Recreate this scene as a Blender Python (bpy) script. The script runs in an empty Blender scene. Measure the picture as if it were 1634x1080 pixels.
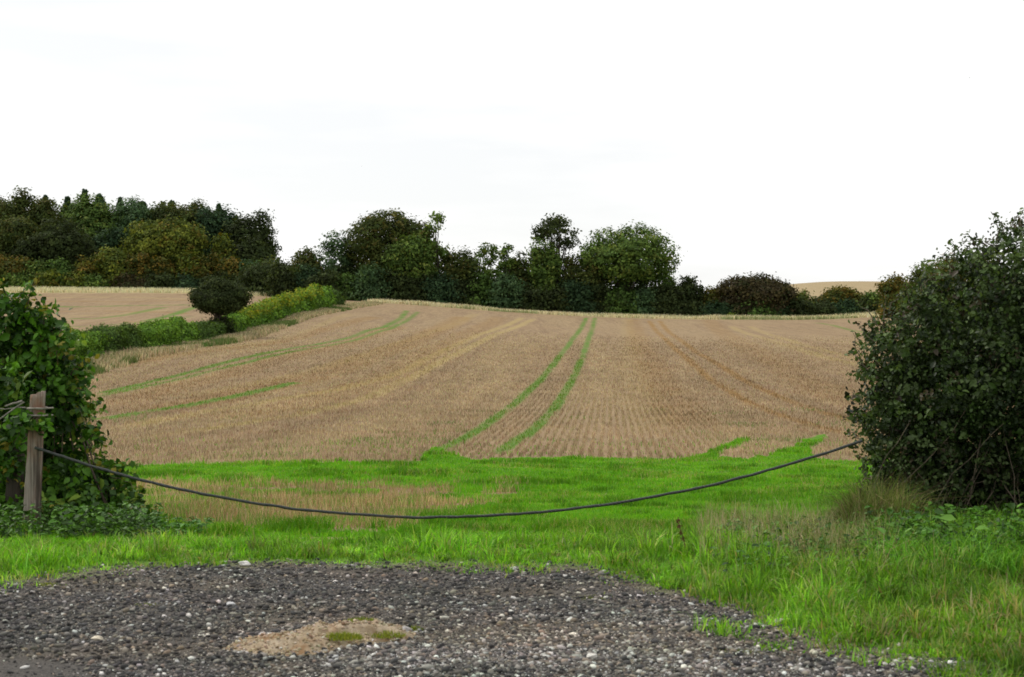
import bpy, math, random
import numpy as np
from mathutils import Vector

# ------------------------------------------------------------------ camera, sky, sun, exposure
scene = bpy.context.scene
COL = scene.collection
F = 2270.0            # focal length in pixels of the 1634 px wide photograph
CX, CY = 817.0, 540.0
EYE = 1.6
cam_d = bpy.data.cameras.new("camera")
cam = bpy.data.objects.new("camera", cam_d)
COL.objects.link(cam)
cam.location = (0, 0, EYE)
cam.rotation_euler = (math.radians(90), 0, 0)
cam_d.sensor_width = 36.0
cam_d.lens = 36.0 * F / 1634.0
cam_d.clip_start = 0.05
cam_d.clip_end = 20000
cam_d.dof.use_dof = True
cam_d.dof.focus_distance = 26.0
cam_d.dof.aperture_fstop = 5.6
scene.camera = cam
scene.render.resolution_x = 1024
scene.render.resolution_y = 677
scene.render.engine = 'CYCLES'
scene.view_settings.view_transform = 'Standard'
scene.view_settings.look = 'None'
scene.view_settings.gamma = 1.0
scene.view_settings.exposure = 0.0
scene.cycles.max_bounces = 6
scene.cycles.diffuse_bounces = 3
scene.cycles.transmission_bounces = 3
scene.cycles.filter_width = 1.7

SUN_EL = math.radians(46)
SUN_AZ = math.radians(-55)      # measured from +Y towards +X: the sun stands beyond the field, left of the view
world = bpy.data.worlds.new("World")
scene.world = world
world.use_nodes = True
wn = world.node_tree.nodes
wl = world.node_tree.links
wn.clear()
out = wn.new('ShaderNodeOutputWorld')
sky = wn.new('ShaderNodeTexSky')
sky.sky_type = 'NISHITA'
sky.sun_disc = False
sky.sun_elevation = SUN_EL
sky.sun_rotation = SUN_AZ
sky.dust_density = 2.0
bg = wn.new('ShaderNodeBackground')
bg.inputs[1].default_value = 0.12
wl.new(sky.outputs[0], bg.inputs[0])
bgc = wn.new('ShaderNodeBackground')        # the bright cloud sheet
bgc.inputs[0].default_value = (1.0, 1.0, 0.995, 1)
bgc.inputs[1].default_value = 1.05
tc = wn.new('ShaderNodeTexCoord')
mp = wn.new('ShaderNodeMapping')
mp.inputs['Scale'].default_value = (1.6, 1.6, 9.0)
mp.inputs['Location'].default_value = (0.35, 0.1, 0.4)
nz = wn.new('ShaderNodeTexNoise')
nz.inputs['Scale'].default_value = 1.7
nz.inputs['Detail'].default_value = 7
nz.inputs['Roughness'].default_value = 0.5
rp = wn.new('ShaderNodeValToRGB')
rp.color_ramp.elements[0].position = 0.36
rp.color_ramp.elements[0].color = (0.83, 0.83, 0.83, 1)
rp.color_ramp.elements[1].position = 0.485
rp.color_ramp.elements[1].color = (1, 1, 1, 1)
wl.new(tc.outputs['Generated'], mp.inputs[0])
wl.new(mp.outputs[0], nz.inputs[0])
wl.new(nz.outputs[0], rp.inputs[0])
mx = wn.new('ShaderNodeMixShader')
wl.new(rp.outputs[0], mx.inputs[0])
wl.new(bg.outputs[0], mx.inputs[1])
wl.new(bgc.outputs[0], mx.inputs[2])
wl.new(mx.outputs[0], out.inputs[0])

sl = bpy.data.lights.new("sun", 'SUN')
sl.energy = 2.3
sl.angle = math.radians(10)
sl.color = (1.0, 0.95, 0.86)
so = bpy.data.objects.new("sun", sl)
COL.objects.link(so)
sd = Vector((math.sin(SUN_AZ) * math.cos(SUN_EL), math.cos(SUN_AZ) * math.cos(SUN_EL), math.sin(SUN_EL)))
so.rotation_euler = sd.to_track_quat('Z', 'Y').to_euler()
so.location = (0, 0, 60)

# ------------------------------------------------------------------ helpers
R = np.random.default_rng(11)

def link(o, parent=None):
    COL.objects.link(o)
    if parent is not None:
        o.parent = parent
    return o

def tag(o, label=None, cat=None, group=None, kind=None):
    if label: o['label'] = label
    if cat: o['category'] = cat
    if group: o['group'] = group
    if kind: o['kind'] = kind
    return o

def empty(name, loc):
    o = bpy.data.objects.new(name, None)
    o.location = loc
    o.empty_display_size = 0.3
    return link(o)

def np_mesh(name, V, Fc, mat, parent=None, col=None, smooth=False, attrs=None, loc=None):
    """V (n,3) vertices, Fc an (m,k) face array or list of such arrays -> one mesh object"""
    if not isinstance(Fc, (list, tuple)):
        Fc = [Fc]
    Fc = [np.asarray(f, dtype=np.int32) for f in Fc if len(f)]
    me = bpy.data.meshes.new(name)
    me.vertices.add(len(V))
    me.vertices.foreach_set('co', np.ascontiguousarray(V, dtype=np.float32).ravel())
    nl = sum(f.size for f in Fc)
    npoly = sum(len(f) for f in Fc)
    me.loops.add(nl)
    me.polygons.add(npoly)
    me.loops.foreach_set('vertex_index', np.concatenate([f.ravel() for f in Fc]))
    sizes = np.concatenate([np.full(len(f), f.shape[1], dtype=np.int32) for f in Fc])
    starts = np.concatenate([[0], np.cumsum(sizes)[:-1]]).astype(np.int32)
    me.polygons.foreach_set('loop_start', starts)
    me.polygons.foreach_set('loop_total', sizes)
    if smooth:
        me.polygons.foreach_set('use_smooth', np.ones(npoly, dtype=bool))
    me.update(calc_edges=True)
    def put(nm, c):
        a = me.color_attributes.new(nm, 'FLOAT_COLOR', 'POINT')
        cc = np.ones((len(V), 4), dtype=np.float32)
        cc[:, :3] = c
        a.data.foreach_set('color', cc.ravel())
    if col is not None: put('col', col)
    for k, v in (attrs or {}).items(): put(k, v)
    me.materials.append(mat)
    o = bpy.data.objects.new(name, me)
    if loc is not None: o.location = loc
    return link(o, parent)

def _h(ix, iy, s):
    n = (ix.astype(np.int64) * 374761393 + iy.astype(np.int64) * 668265263 + s * 974634777) & 0x7fffffff
    n = ((n ^ (n >> 13)) * 1274126177) & 0x7fffffff
    return ((n ^ (n >> 16)) & 0xffff) / 65535.0

def vnoise(x, y, s=0):
    x = np.asarray(x, float); y = np.asarray(y, float)
    ix = np.floor(x); iy = np.floor(y)
    fx = x - ix; fy = y - iy
    fx = fx * fx * (3 - 2 * fx); fy = fy * fy * (3 - 2 * fy)
    a = _h(ix, iy, s); b = _h(ix + 1, iy, s); c = _h(ix, iy + 1, s); d = _h(ix + 1, iy + 1, s)
    return (a * (1 - fx) + b * fx) * (1 - fy) + (c * (1 - fx) + d * fx) * fy

def fbm(x, y, s=0, o=4):
    t = 0; a = 0.5; n = 0
    for k in range(o):
        t = t + a * vnoise(x * 2 ** k + 17.3 * k, y * 2 ** k - 9.1 * k, s + k)
        n += a; a *= 0.5
    return t / n

def sstep(a, b, x):
    t = np.clip((x - a) / (b - a), 0, 1)
    return t * t * (3 - 2 * t)

# ------------------------------------------------------------------ the lie of the land
PXC = np.array([-300, 0, 160, 350, 500, 640, 817, 937, 1130, 1300, 1450, 1934], float)
DD = np.array([1, 10, 12, 15, 20, 25, 30, 37, 58, 80, 100, 135, 200, 280, 320, 500, 900, 1500, 4000], float)
near_z = [0, 0, -0.10, -0.35, -0.75, -1.05, -1.2]
far_y = {   # image height of the ground at 37, 58, 80, 100, 135, 200, 280, 320, 500, 900, 1500, 4000 m
    -300: [717, 650, 610, 580, 545, 508, 473, 462, 470, 500, 520, 532],
    0:    [717, 652, 608, 577, 546, 510, 473, 460, 470, 500, 520, 532],
    160:  [717, 652, 605, 568, 545, 508, 472, 462, 470, 500, 520, 532],
    350:  [717, 653, 606, 568, 540, 500, 473, 465, 480, 505, 520, 532],
    500:  [717, 654, 607, 572, 540, 494, 479, 474, 495, 512, 522, 532],
    640:  [717, 655, 608, 574, 542, 508, 485, 482, 500, 515, 524, 532],
    817:  [717, 655, 610, 577, 547, 518, 497, 495, 505, 518, 526, 532],
    937:  [717, 655, 610, 578, 549, 524, 504, 502, 505, 512, 522, 532],
    1130: [717, 657, 612, 580, 552, 529, 509, 506, 495, 475, 505, 530],
    1300: [717, 657, 613, 580, 552, 528, 509, 505, 478, 453, 480, 530],
    1450: [717, 656, 612, 580, 550, 525, 502, 497, 475, 450, 470, 530],
    1934: [715, 650, 600, 570, 540, 510, 485, 478, 460, 445, 470, 530]}
ZT = np.zeros((len(PXC), len(DD)))
for i, p in enumerate(PXC):
    ZT[i, :7] = near_z
    ZT[i, 7:] = EYE + (CY - np.array(far_y[int(p)], float)) / F * DD[7:]
LD = np.log(DD)

def slopes(x, Y):
    h = np.diff(x); dl = np.diff(Y, axis=-1) / h
    m = np.zeros_like(Y)
    a = dl[..., :-1]; b = dl[..., 1:]
    w1 = 2 * h[1:] + h[:-1]; w2 = h[1:] + 2 * h[:-1]
    with np.errstate(divide='ignore', invalid='ignore'):
        mm = (w1 + w2) / (w1 / a + w2 / b)
    m[..., 1:-1] = np.where(a * b > 0, mm, 0)
    m[..., 0] = dl[..., 0]; m[..., -1] = dl[..., -1]
    return m
MT = slopes(LD, ZT)

def H0(x, y):
    x = np.asarray(x, float); y = np.asarray(y, float)
    r = np.hypot(x, y) + 1e-9
    th = np.arctan2(x, y)
    lim = 0.455
    over = np.maximum(np.abs(th) - lim, 0) / (math.pi - lim)
    thc = np.clip(th, -lim, lim)
    d = np.maximum(r * np.cos(thc), 1.0)
    px = CX + F * np.tan(thc)
    px = px + (CX - px) * sstep(0, 1, over)
    px = np.clip(px, PXC[0], PXC[-1])
    ld = np.clip(np.log(d), LD[0], LD[-1])
    j = np.clip(np.searchsorted(LD, ld) - 1, 0, len(LD) - 2)
    h = LD[j + 1] - LD[j]; t = (ld - LD[j]) / h
    t2 = t * t; t3 = t2 * t
    i = np.clip(np.searchsorted(PXC, px) - 1, 0, len(PXC) - 2)
    def zz(ii):
        return (ZT[ii, j] * (2 * t3 - 3 * t2 + 1) + MT[ii, j] * h * (t3 - 2 * t2 + t)
                + ZT[ii, j + 1] * (-2 * t3 + 3 * t2) + MT[ii, j + 1] * h * (t3 - t2))
    ii = np.clip(np.array([0]), 0, 0)
    # Catmull-Rom across the columns (non-uniform, simple tangents)
    z0, z1 = zz(i), zz(i + 1)
    im = np.maximum(i - 1, 0); ip = np.minimum(i + 2, len(PXC) - 1)
    zm, zp = zz(im), zz(ip)
    hx = PXC[i + 1] - PXC[i]
    s = (px - PXC[i]) / hx
    m0 = (z1 - zm) / np.maximum(PXC[i + 1] - PXC[im], 1) * hx
    m1 = (zp - z0) / np.maximum(PXC[ip] - PXC[i], 1) * hx
    s2 = s * s; s3 = s2 * s
    return z0 * (2 * s3 - 3 * s2 + 1) + m0 * (s3 - 2 * s2 + s) + z1 * (-2 * s3 + 3 * s2) + m1 * (s3 - s2)

def H(x, y):
    x = np.asarray(x, float); y = np.asarray(y, float)
    r = np.hypot(x, y)
    z = H0(x, y)
    z = z + 0.05 * (fbm(x * 0.9, y * 0.9, 3, 3) - 0.5) * sstep(9.5, 14, r)
    z = z + 0.35 * (fbm(x * 0.04, y * 0.04, 7, 3) - 0.5) * sstep(60, 150, r)
    z = z + 0.02 * (fbm(x * 1.3, y * 1.3, 5, 3) - 0.5)
    return z

def wx(px, d): return (px - CX) / F * d
def wz(py, d): return EYE + (CY - py) / F * d
_dm = np.concatenate([np.arange(4, 60, 0.05), np.arange(60, 1000, 0.25)])
def hit(px, py):
    """where the sight line through a pixel meets the ground"""
    z = H0((px - CX) / F * _dm, _dm)
    k = np.argmax(EYE + (CY - py) / F * _dm <= z)
    d = _dm[k]
    return ((px - CX) / F * d, d)
def hits(pts): return np.array([hit(a, b) for a, b in pts])

def inpoly(x, y, P):
    r = np.zeros(np.shape(x), bool)
    n = len(P)
    for i in range(n):
        x1, y1 = P[i]; x2, y2 = P[(i + 1) % n]
        if y1 == y2: continue
        c = ((y1 > y) != (y2 > y)) & (x < (x2 - x1) * (y - y1) / (y2 - y1) + x1)
        r ^= c
    return r

def dline(x, y, P):
    """distance to a polyline and fraction along it"""
    best = np.full(np.shape(x), 1e9); fr = np.zeros(np.shape(x))
    L = np.concatenate([[0], np.cumsum(np.hypot(*np.diff(P, axis=0).T))])
    for i in range(len(P) - 1):
        ax, ay = P[i]; bx, by = P[i + 1]
        vx, vy = bx - ax, by - ay; l2 = vx * vx + vy * vy + 1e-12
        t = np.clip(((x - ax) * vx + (y - ay) * vy) / l2, 0, 1)
        dd = np.hypot(x - ax - t * vx, y - ay - t * vy)
        m = dd < best
        best = np.where(m, dd, best)
        fr = np.where(m, (L[i] + t * math.sqrt(l2)) / L[-1], fr)
    return best, fr

# gravel yard outline (ground points), closed behind the camera
gedge = [(-700, 985), (-300, 960), (0, 933), (100, 926), (200, 914), (300, 906), (400, 908), (600, 907), (800, 909), (930, 916),
         (1000, 935), (1080, 958), (1170, 976), (1200, 1000), (1260, 1015), (1300, 1036), (1370, 1048), (1500, 1072), (1640, 1110)]
GE = hits(gedge)
GPOLY = np.vstack([[(-14, 4.5)], GE, [(4.6, 4.2), (9, 2.5), (9, -9), (-14, -9)]])
# stubble left standing in the corner by the gate
SP = hits([(-200, 764), (190, 766), (400, 769), (640, 772), (780, 768), (870, 772), (850, 788), (750, 808), (700, 842), (640, 862),
           (520, 858), (420, 848), (300, 840), (200, 836), (-200, 840)])
# limit of the sown/grass strip against the field
GT = hits([(-900, 742), (100, 742), (200, 744), (400, 738), (640, 738), (668, 735), (690, 714), (712, 720), (760, 733), (900, 730), (1000, 733),
           (1090, 733), (1120, 725), (1150, 714), (1180, 701), (1200, 699), (1195, 704), (1165, 717), (1150, 729), (1190, 733), (1225, 727),
           (1262, 712), (1290, 698), (1316, 693), (1322, 699), (1290, 716), (1300, 733), (1330, 736), (1400, 736), (1634, 740), (2600, 742)])

def P(*pts): return hits(pts)
GREEN = [   # (path, half width, strength)
    (P((937, 506), (925, 526), (905, 555), (885, 580), (862, 607), (830, 637), (800, 660), (770, 682), (735, 703), (695, 722)), 0.24, 1.0),
    (P((950, 506), (943, 530), (930, 570), (918, 597), (900, 628), (880, 657), (850, 688), (825, 703), (795, 722)), 0.24, 1.0),
    (P((650, 495), (640, 507), (615, 521), (560, 537), (480, 553), (400, 570), (330, 587), (270, 603), (160, 628)), 0.34, 1.0),
    (P((668, 497), (645, 513), (620, 526), (565, 542), (480, 559), (400, 578), (330, 594), (270, 609), (160, 632)), 0.27, 0.85),
    (P((150, 671), (250, 655), (330, 641), (400, 627), (470, 611)), 0.45, 1.0),
    (P((1300, 515), (1330, 520), (1370, 528), (1440, 540)), 0.35, 0.7),
    (P((60, 488), (120, 489), (200, 487), (310, 486)), 1.1, 0.8),
    (P((230, 512), (270, 503), (300, 493), (318, 488)), 0.9, 0.95),
    (P((105, 508), (150, 508), (200, 502), (260, 490)), 0.9, 0.7),
    (P((60, 522), (150, 520), (240, 513), (300, 505)), 0.9, 0.6),
]
YEL = [
    (P((60, 474), (200, 474), (300, 477)), 1.2, .5), (P((60, 505), (160, 503), (230, 496), (320, 492)), 1.0, .5), (P((110, 522), (180, 521), (260, 520)), .7, .5),
    (P((835, 506), (790, 525), (740, 545), (695, 567), (650, 590), (600, 607), (540, 622), (430, 640), (300, 662), (160, 690)), 0.45, 0.8),
    (P((852, 508), (800, 530), (760, 550), (725, 568), (690, 585), (640, 610), (600, 630), (540, 648), (480, 662), (300, 690), (170, 705)), 0.45, 0.8),
    (P((1165, 520), (1250, 550), (1310, 568), (1380, 585), (1500, 610)), 0.6, 0.5),
    (P((1195, 520), (1280, 550), (1340, 566), (1400, 580), (1500, 600)), 0.5, 0.5),
    (P((1000, 508), (1004, 540), (1010, 600), (1030, 650), (1060, 700)), 1.0, 0.25),
    (P((560, 500), (500, 525), (400, 548), (300, 565), (160, 585)), 0.6, 0.35),
    (P((760, 500), (690, 530), (560, 575), (420, 610), (250, 640)), 0.8, 0.4),
]
DARK = [
    (P((800, 505), (740, 535), (640, 590), (500, 640), (300, 675)), 1.6, .38), (P((1130, 510), (1200, 560), (1290, 610), (1380, 650)), 1.5, .35), (P((400, 690), (700, 688), (900, 680)), .5, .35),
    (P((60, 480), (200, 481), (330, 478)), 1.5, 0.5), (P((60, 497), (160, 496), (260, 497), (300, 500)), 1.0, 0.5), (P((110, 516), (200, 512), (260, 517)), .8, .4),
    (P((1035, 512), (1050, 530), (1080, 560), (1130, 603), (1200, 645), (1300, 680), (1400, 705)), 0.30, 0.9),
    (P((1052, 512), (1075, 535), (1110, 562), (1180, 603), (1260, 640), (1350, 668), (1450, 690)), 0.30, 0.9),
    (P((740, 505), (660, 545), (540, 590), (400, 625), (200, 660)), 1.7, 0.50),
    (P((600, 505), (540, 520), (440, 545), (330, 562), (160, 590)), 1.0, 0.5),
    (P((640, 520), (560, 545), (440, 575), (300, 612), (160, 650)), 1.3, 0.4),
    (P((1010, 510), (1025, 560), (1060, 620), (1120, 690)), 1.2, 0.4),
]

HX = -28.3                    # line of the field hedge
def masks(x, y):
    r = np.hypot(x, y)
    n1 = fbm(x * 0.9, y * 0.9, 21, 4) - 0.5
    n2 = fbm(x * 3.1, y * 1.3, 31, 3) - 0.5
    jx = x + 0.9 * n1; jy = y + 1.6 * n2 + 0.8 * n1
    yt = np.interp(jx, GT[:, 0], GT[:, 1])
    # the lobes of the far limit double back, so test them as a polygon
    gp = np.vstack([[(-60, 5)], [(GT[0, 0], GT[0, 1])], GT[1:], [(60, 5)]])
    jx2 = x + 0.25 * n1; jy2 = y + 0.9 * n2
    grass = inpoly(jx2, jy2, gp).astype(float)
    grass = np.where(r < 9, 1, grass)
    grass = np.where((y < 8), 1, grass)
    st = inpoly(jx + 1.1 * (fbm(x * 1.7, y * 2.2, 23, 3) - .5), jy + 1.2 * (fbm(x * 2.5, y * 1.9, 24, 3) - .5), SP)
    mixg = fbm(x * 1.3, y * 1.6, 25, 4) > 0.60 - 0.16 * sstep(-2.6, 0.2, x)
    grass = np.where(st & ~mixg, 0.0, grass)
    green = np.zeros(np.shape(x)); yel = np.zeros(np.shape(x)); dark = np.zeros(np.shape(x))
    near = (y > 20) & (y < 330) & (np.abs(x) < 160)
    xs, ys = x[near], y[near]
    wob = 0.10 * (fbm(xs * 0.5, ys * 0.5, 41, 3) - 0.5)
    brk = 0.30 + 1.15 * fbm(xs * 0.7, ys * 0.25, 55, 4)
    for lst, arr in ((GREEN, green), (YEL, yel), (DARK, dark)):
        acc = np.zeros(xs.shape)
        for k, (pl, hw, stg) in enumerate(lst):
            dd, fr = dline(xs, ys, pl)
            res = 0.0011 * ys
            v = stg * (1 - sstep(hw * 0.45, hw * 1.25 + res, dd + wob)) * np.clip(brk, 0, 1)
            v *= sstep(0, 0.03, fr) * (1 - sstep(0.97, 1.0, fr) * (0.0 if lst is GREEN else 1.0))
            acc = np.maximum(acc, v)
        arr[near] = acc
    # pale dead grass along the field margins
    crest = 277 + 4 * (fbm(x * 0.03, x * 0 + 2, 61, 2) - 0.5)
    pale = sstep(-1.5, 1.5, y - crest) * (x > HX) * (1 - sstep(292, 296, y))
    pl2 = sstep(292, 294, y) * (x <= HX) * (1 - sstep(309, 311, y))
    strip = (1 - sstep(1.3, 2.3, np.abs(x - (HX + 1.9)) + 1.5 * n1)) * sstep(70, 85, y) * (1 - sstep(262, 270, y))
    pale = np.maximum(np.maximum(pale, pl2), strip * (0.55 + 0.8 * (n1 + .3)))
    return grass, green, yel, dark, np.clip(pale, 0, 1)

# ------------------------------------------------------------------ materials
def newmat(name):
    m = bpy.data.materials.new(name)
    m.use_nodes = True
    nt = m.node_tree
    nt.nodes.clear()
    return m, nt.nodes, nt.links

def mixc(N, L, fac, a, b, mode='MIX'):
    n = N.new('ShaderNodeMix'); n.data_type = 'RGBA'; n.blend_type = mode
    for idx, v in ((0, fac), (6, a), (7, b)):
        if isinstance(v, bpy.types.NodeSocket): L.new(v, n.inputs[idx])
        elif idx == 0: n.inputs[0].default_value = v
        else: n.inputs[idx].default_value = (*v, 1)
    return n.outputs[2]

def noise(N, L, vec, scale, detail=4, rough=0.55, lo=None, hi=None):
    n = N.new('ShaderNodeTexNoise')
    n.inputs['Scale'].default_value = scale
    n.inputs['Detail'].default_value = detail
    n.inputs['Roughness'].default_value = rough
    L.new(vec, n.inputs['Vector'])
    o = n.outputs[0]
    if lo is not None:
        r = N.new('ShaderNodeMapRange'); r.interpolation_type = 'SMOOTHSTEP'
        r.inputs[1].default_value = lo; r.inputs[2].default_value = hi
        L.new(o, r.inputs[0]); o = r.outputs[0]
    return o

def mapping(N, L, scale, rot=(0, 0, 0), coord='Object'):
    t = N.new('ShaderNodeTexCoord'); m = N.new('ShaderNodeMapping')
    m.inputs['Scale'].default_value = scale; m.inputs['Rotation'].default_value = rot
    L.new(t.outputs[coord], m.inputs[0])
    return m.outputs[0]

def attr(N, name):
    a = N.new('ShaderNodeAttribute'); a.attribute_name = name
    return a.outputs['Color']

def foliage_mat(name, trans=0.3, rough=0.6, spec=0.25, tint=(1.3, 1.25, 0.5)):
    m, N, L = newmat(name)
    c = attr(N, 'col')
    v = mapping(N, L, (1, 1, 1))
    n = noise(N, L, v, 1.3, 2, 0.5, 0.3, 0.7)
    dk = mixc(N, L, 1.0, c, (0.72, 0.78, 0.72), 'MULTIPLY')
    c2 = mixc(N, L, n, dk, c)
    p = N.new('ShaderNodeBsdfPrincipled')
    p.inputs['Roughness'].default_value = rough
    p.inputs['Specular IOR Level'].default_value = spec
    L.new(c2, p.inputs['Base Color'])
    o = N.new('ShaderNodeOutputMaterial')
    if trans > 0:
        t = N.new('ShaderNodeBsdfTranslucent')
        L.new(mixc(N, L, 1.0, c2, tint, 'MULTIPLY'), t.inputs[0])
        s = N.new('ShaderNodeMixShader'); s.inputs[0].default_value = trans
        L.new(p.outputs[0], s.inputs[1]); L.new(t.outputs[0], s.inputs[2]); L.new(s.outputs[0], o.inputs[0])
    else:
        L.new(p.outputs[0], o.inputs[0])
    return m

M_LEAF = foliage_mat('leaf_foliage', 0.25, 0.55, 0.3)
M_FAR = foliage_mat('tree_foliage', 0.25, 0.8, 0.08)
M_GRASS = foliage_mat('grass_blades', 0.35, 0.6, 0.2, (1.25, 1.25, 0.5))
M_STRAW = foliage_mat('straw', 0.2, 0.7, 0.15, (1.0, 1.0, 0.9))
M_STONE = foliage_mat('stones', 0.0, 0.8, 0.25)

def bark_mat(name, a, b, sc=6):
    m, N, L = newmat(name)
    v = mapping(N, L, (1, 1, 0.12))
    n = noise(N, L, v, sc * 4, 6, 0.65, 0.3, 0.7)
    n2 = noise(N, L, mapping(N, L, (1, 1, 1)), sc * 0.4, 3, 0.5, 0.35, 0.7)
    c = mixc(N, L, n, a, b)
    c = mixc(N, L, n2, c, tuple(0.6 * x + 0.02 for x in a))
    p = N.new('ShaderNodeBsdfPrincipled'); p.inputs['Roughness'].default_value = 0.85
    p.inputs['Specular IOR Level'].default_value = 0.2
    L.new(c, p.inputs['Base Color'])
    bp = N.new('ShaderNodeBump'); bp.inputs['Strength'].default_value = 0.6; bp.inputs['Distance'].default_value = 0.01
    L.new(n, bp.inputs['Height']); L.new(bp.outputs[0], p.inputs['Normal'])
    o = N.new('ShaderNodeOutputMaterial'); L.new(p.outputs[0], o.inputs[0])
    return m
M_BARK = bark_mat('bark', (0.06, 0.05, 0.035), (0.13, 0.11, 0.085))
M_PALETWIG = bark_mat('pale_twig_bark', (0.15, 0.115, 0.08), (0.27, 0.22, 0.16), 20)
M_TWIG = bark_mat('twig_bark', (0.09, 0.065, 0.045), (0.20, 0.16, 0.11), 20)

def ground_mat():
    m, N, L = newmat('field_soil_and_grass')
    m1 = N.new('ShaderNodeSeparateColor'); L.new(attr(N, 'mask1'), m1.inputs[0])
    m2 = N.new('ShaderNodeSeparateColor'); L.new(attr(N, 'mask2'), m2.inputs[0])
    rot = (0, 0, math.atan(0.069))
    v = mapping(N, L, (1, 1, 1))
    vr = mapping(N, L, (1, 0.06, 1), rot)      # stretched along the drill rows
    vr2 = mapping(N, L, (1, 0.25, 1), rot)
    vx = mapping(N, L, (0.12, 1, 1), rot)      # across the rows
    big = noise(N, L, v, 0.035, 4, 0.5, 0.35, 0.65)
    sw = noise(N, L, mapping(N, L, (1, 0.04, 1), rot), 0.20, 2, 0.5, 0.45, 0.55)
    sw2 = noise(N, L, vr, 1.1, 4, 0.6, 0.3, 0.7)
    fine = noise(N, L, vr2, 9.0, 5, 0.7, 0.3, 0.7)
    gr = noise(N, L, v, 3.0, 5, 0.7, 0.35, 0.65)
    cr = noise(N, L, vx, 0.35, 4, 0.6, 0.4, 0.7)
    a = mixc(N, L, big, (0.295, 0.210, 0.132), (0.335, 0.250, 0.150))
    a = mixc(N, L, sw, a, (0.235, 0.158, 0.102))
    b = mixc(N, L, sw2, a, (0.37, 0.27, 0.155))
    st1 = noise(N, L, mapping(N, L, (1, 0.035, 1), rot), 3.2, 4, 0.7, 0.42, 0.62)
    st2 = noise(N, L, mapping(N, L, (1, 0.18, 1), rot), 2.2, 5, 0.75, 0.42, 0.62)
    b = mixc(N, L, st1, b, mixc(N, L, 1.0, b, (0.80, 0.78, 0.76), 'MULTIPLY'))
    b = mixc(N, L, st2, b, mixc(N, L, 1.0, b, (0.74, 0.72, 0.70), 'MULTIPLY'))
    f1 = N.new('ShaderNodeMath'); f1.operation = 'MULTIPLY'; f1.inputs[1].default_value = 0.55; L.new(fine, f1.inputs[0])
    b = mixc(N, L, f1.outputs[0], b, (0.20, 0.145, 0.085))
    f2 = N.new('ShaderNodeMath'); f2.operation = 'MULTIPLY'; f2.inputs[1].default_value = 0.35; L.new(cr, f2.inputs[0])
    b = mixc(N, L, f2.outputs[0], b, (0.27, 0.17, 0.10))
    f3 = N.new('ShaderNodeMath'); f3.operation = 'MULTIPLY'; f3.inputs[1].default_value = 0.30; L.new(gr, f3.inputs[0])
    b = mixc(N, L, f3.outputs[0], b, (0.38, 0.29, 0.17))
    # wheelings: brownish, straw yellow, green
    def mod(sock, n, k):
        q = N.new('ShaderNodeMath'); q.operation = 'MULTIPLY_ADD'; q.inputs[1].default_value = k; q.inputs[2].default_value = 1 - k * 0.5
        L.new(n, q.inputs[0])
        r = N.new('ShaderNodeMath'); r.operation = 'MULTIPLY'; L.new(sock, r.inputs[0]); L.new(q.outputs[0], r.inputs[1])
        r.use_clamp = True
        return r.outputs[0]
    c = mixc(N, L, mod(m1.outputs[2], fine, 0.6), b, (0.37, 0.285, 0.125))
    c = mixc(N, L, mod(m2.outputs[0], fine, 0.6), c, (0.25, 0.15, 0.055))
    c = mixc(N, L, mod(m1.outputs[1], gr, 0.7), c, (0.10, 0.185, 0.03))
    pal = mixc(N, L, gr, (0.52, 0.43, 0.26), (0.30, 0.25, 0.12))
    c = mixc(N, L, m2.outputs[1], c, pal)
    g = mixc(N, L, gr, (0.07, 0.17, 0.012), (0.11, 0.25, 0.018))
    g = mixc(N, L, noise(N, L, v, 0.8, 3, 0.6, 0.55, 0.75), g, (0.16, 0.20, 0.04))
    c = mixc(N, L, m1.outputs[0], c, g)
    # scrape of bare stony earth next to the yard
    c = mixc(N, L, m2.outputs[2], c, mixc(N, L, gr, (0.10, 0.085, 0.065), (0.17, 0.145, 0.11)))
    p = N.new('ShaderNodeBsdfPrincipled'); p.inputs['Roughness'].default_value = 0.95
    p.inputs['Specular IOR Level'].default_value = 0.08
    L.new(c, p.inputs['Base Color'])
    bp = N.new('ShaderNodeBump'); bp.inputs['Strength'].default_value = 0.5; bp.inputs['Distance'].default_value = 0.08
    L.new(fine, bp.inputs['Height']); L.new(bp.outputs[0], p.inputs['Normal'])
    o = N.new('ShaderNodeOutputMaterial'); L.new(p.outputs[0], o.inputs[0])
    return m
M_GROUND = ground_mat()

def gravel_mat():
    m, N, L = newmat('gravel_bed')
    v = mapping(N, L, (1, 1, 1))
    a = noise(N, L, v, 60, 4, 0.7, 0.35, 0.65)
    b = noise(N, L, v, 1.2, 3, 0.6, 0.45, 0.7)
    vo = N.new('ShaderNodeTexVoronoi'); vo.inputs['Scale'].default_value = 70; L.new(v, vo.inputs['Vector'])
    c = mixc(N, L, a, (0.022, 0.020, 0.021), (0.07, 0.064, 0.06))
    c = mixc(N, L, 0.35, c, mixc(N, L, vo.outputs['Color'], (0.03, 0.03, 0.03), (0.2, 0.18, 0.15)))
    c = mixc(N, L, b, c, (0.10, 0.082, 0.062))
    p = N.new('ShaderNodeBsdfPrincipled'); p.inputs['Roughness'].default_value = 0.9
    p.inputs['Specular IOR Level'].default_value = 0.2
    L.new(c, p.inputs['Base Color'])
    bp = N.new('ShaderNodeBump'); bp.inputs['Strength'].default_value = 0.8; bp.inputs['Distance'].default_value = 0.01
    L.new(vo.outputs['Distance'], bp.inputs['Height']); L.new(bp.outputs[0], p.inputs['Normal'])
    o = N.new('ShaderNodeOutputMaterial'); L.new(p.outputs[0], o.inputs[0])
    return m
M_GRAVEL = gravel_mat()

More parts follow.
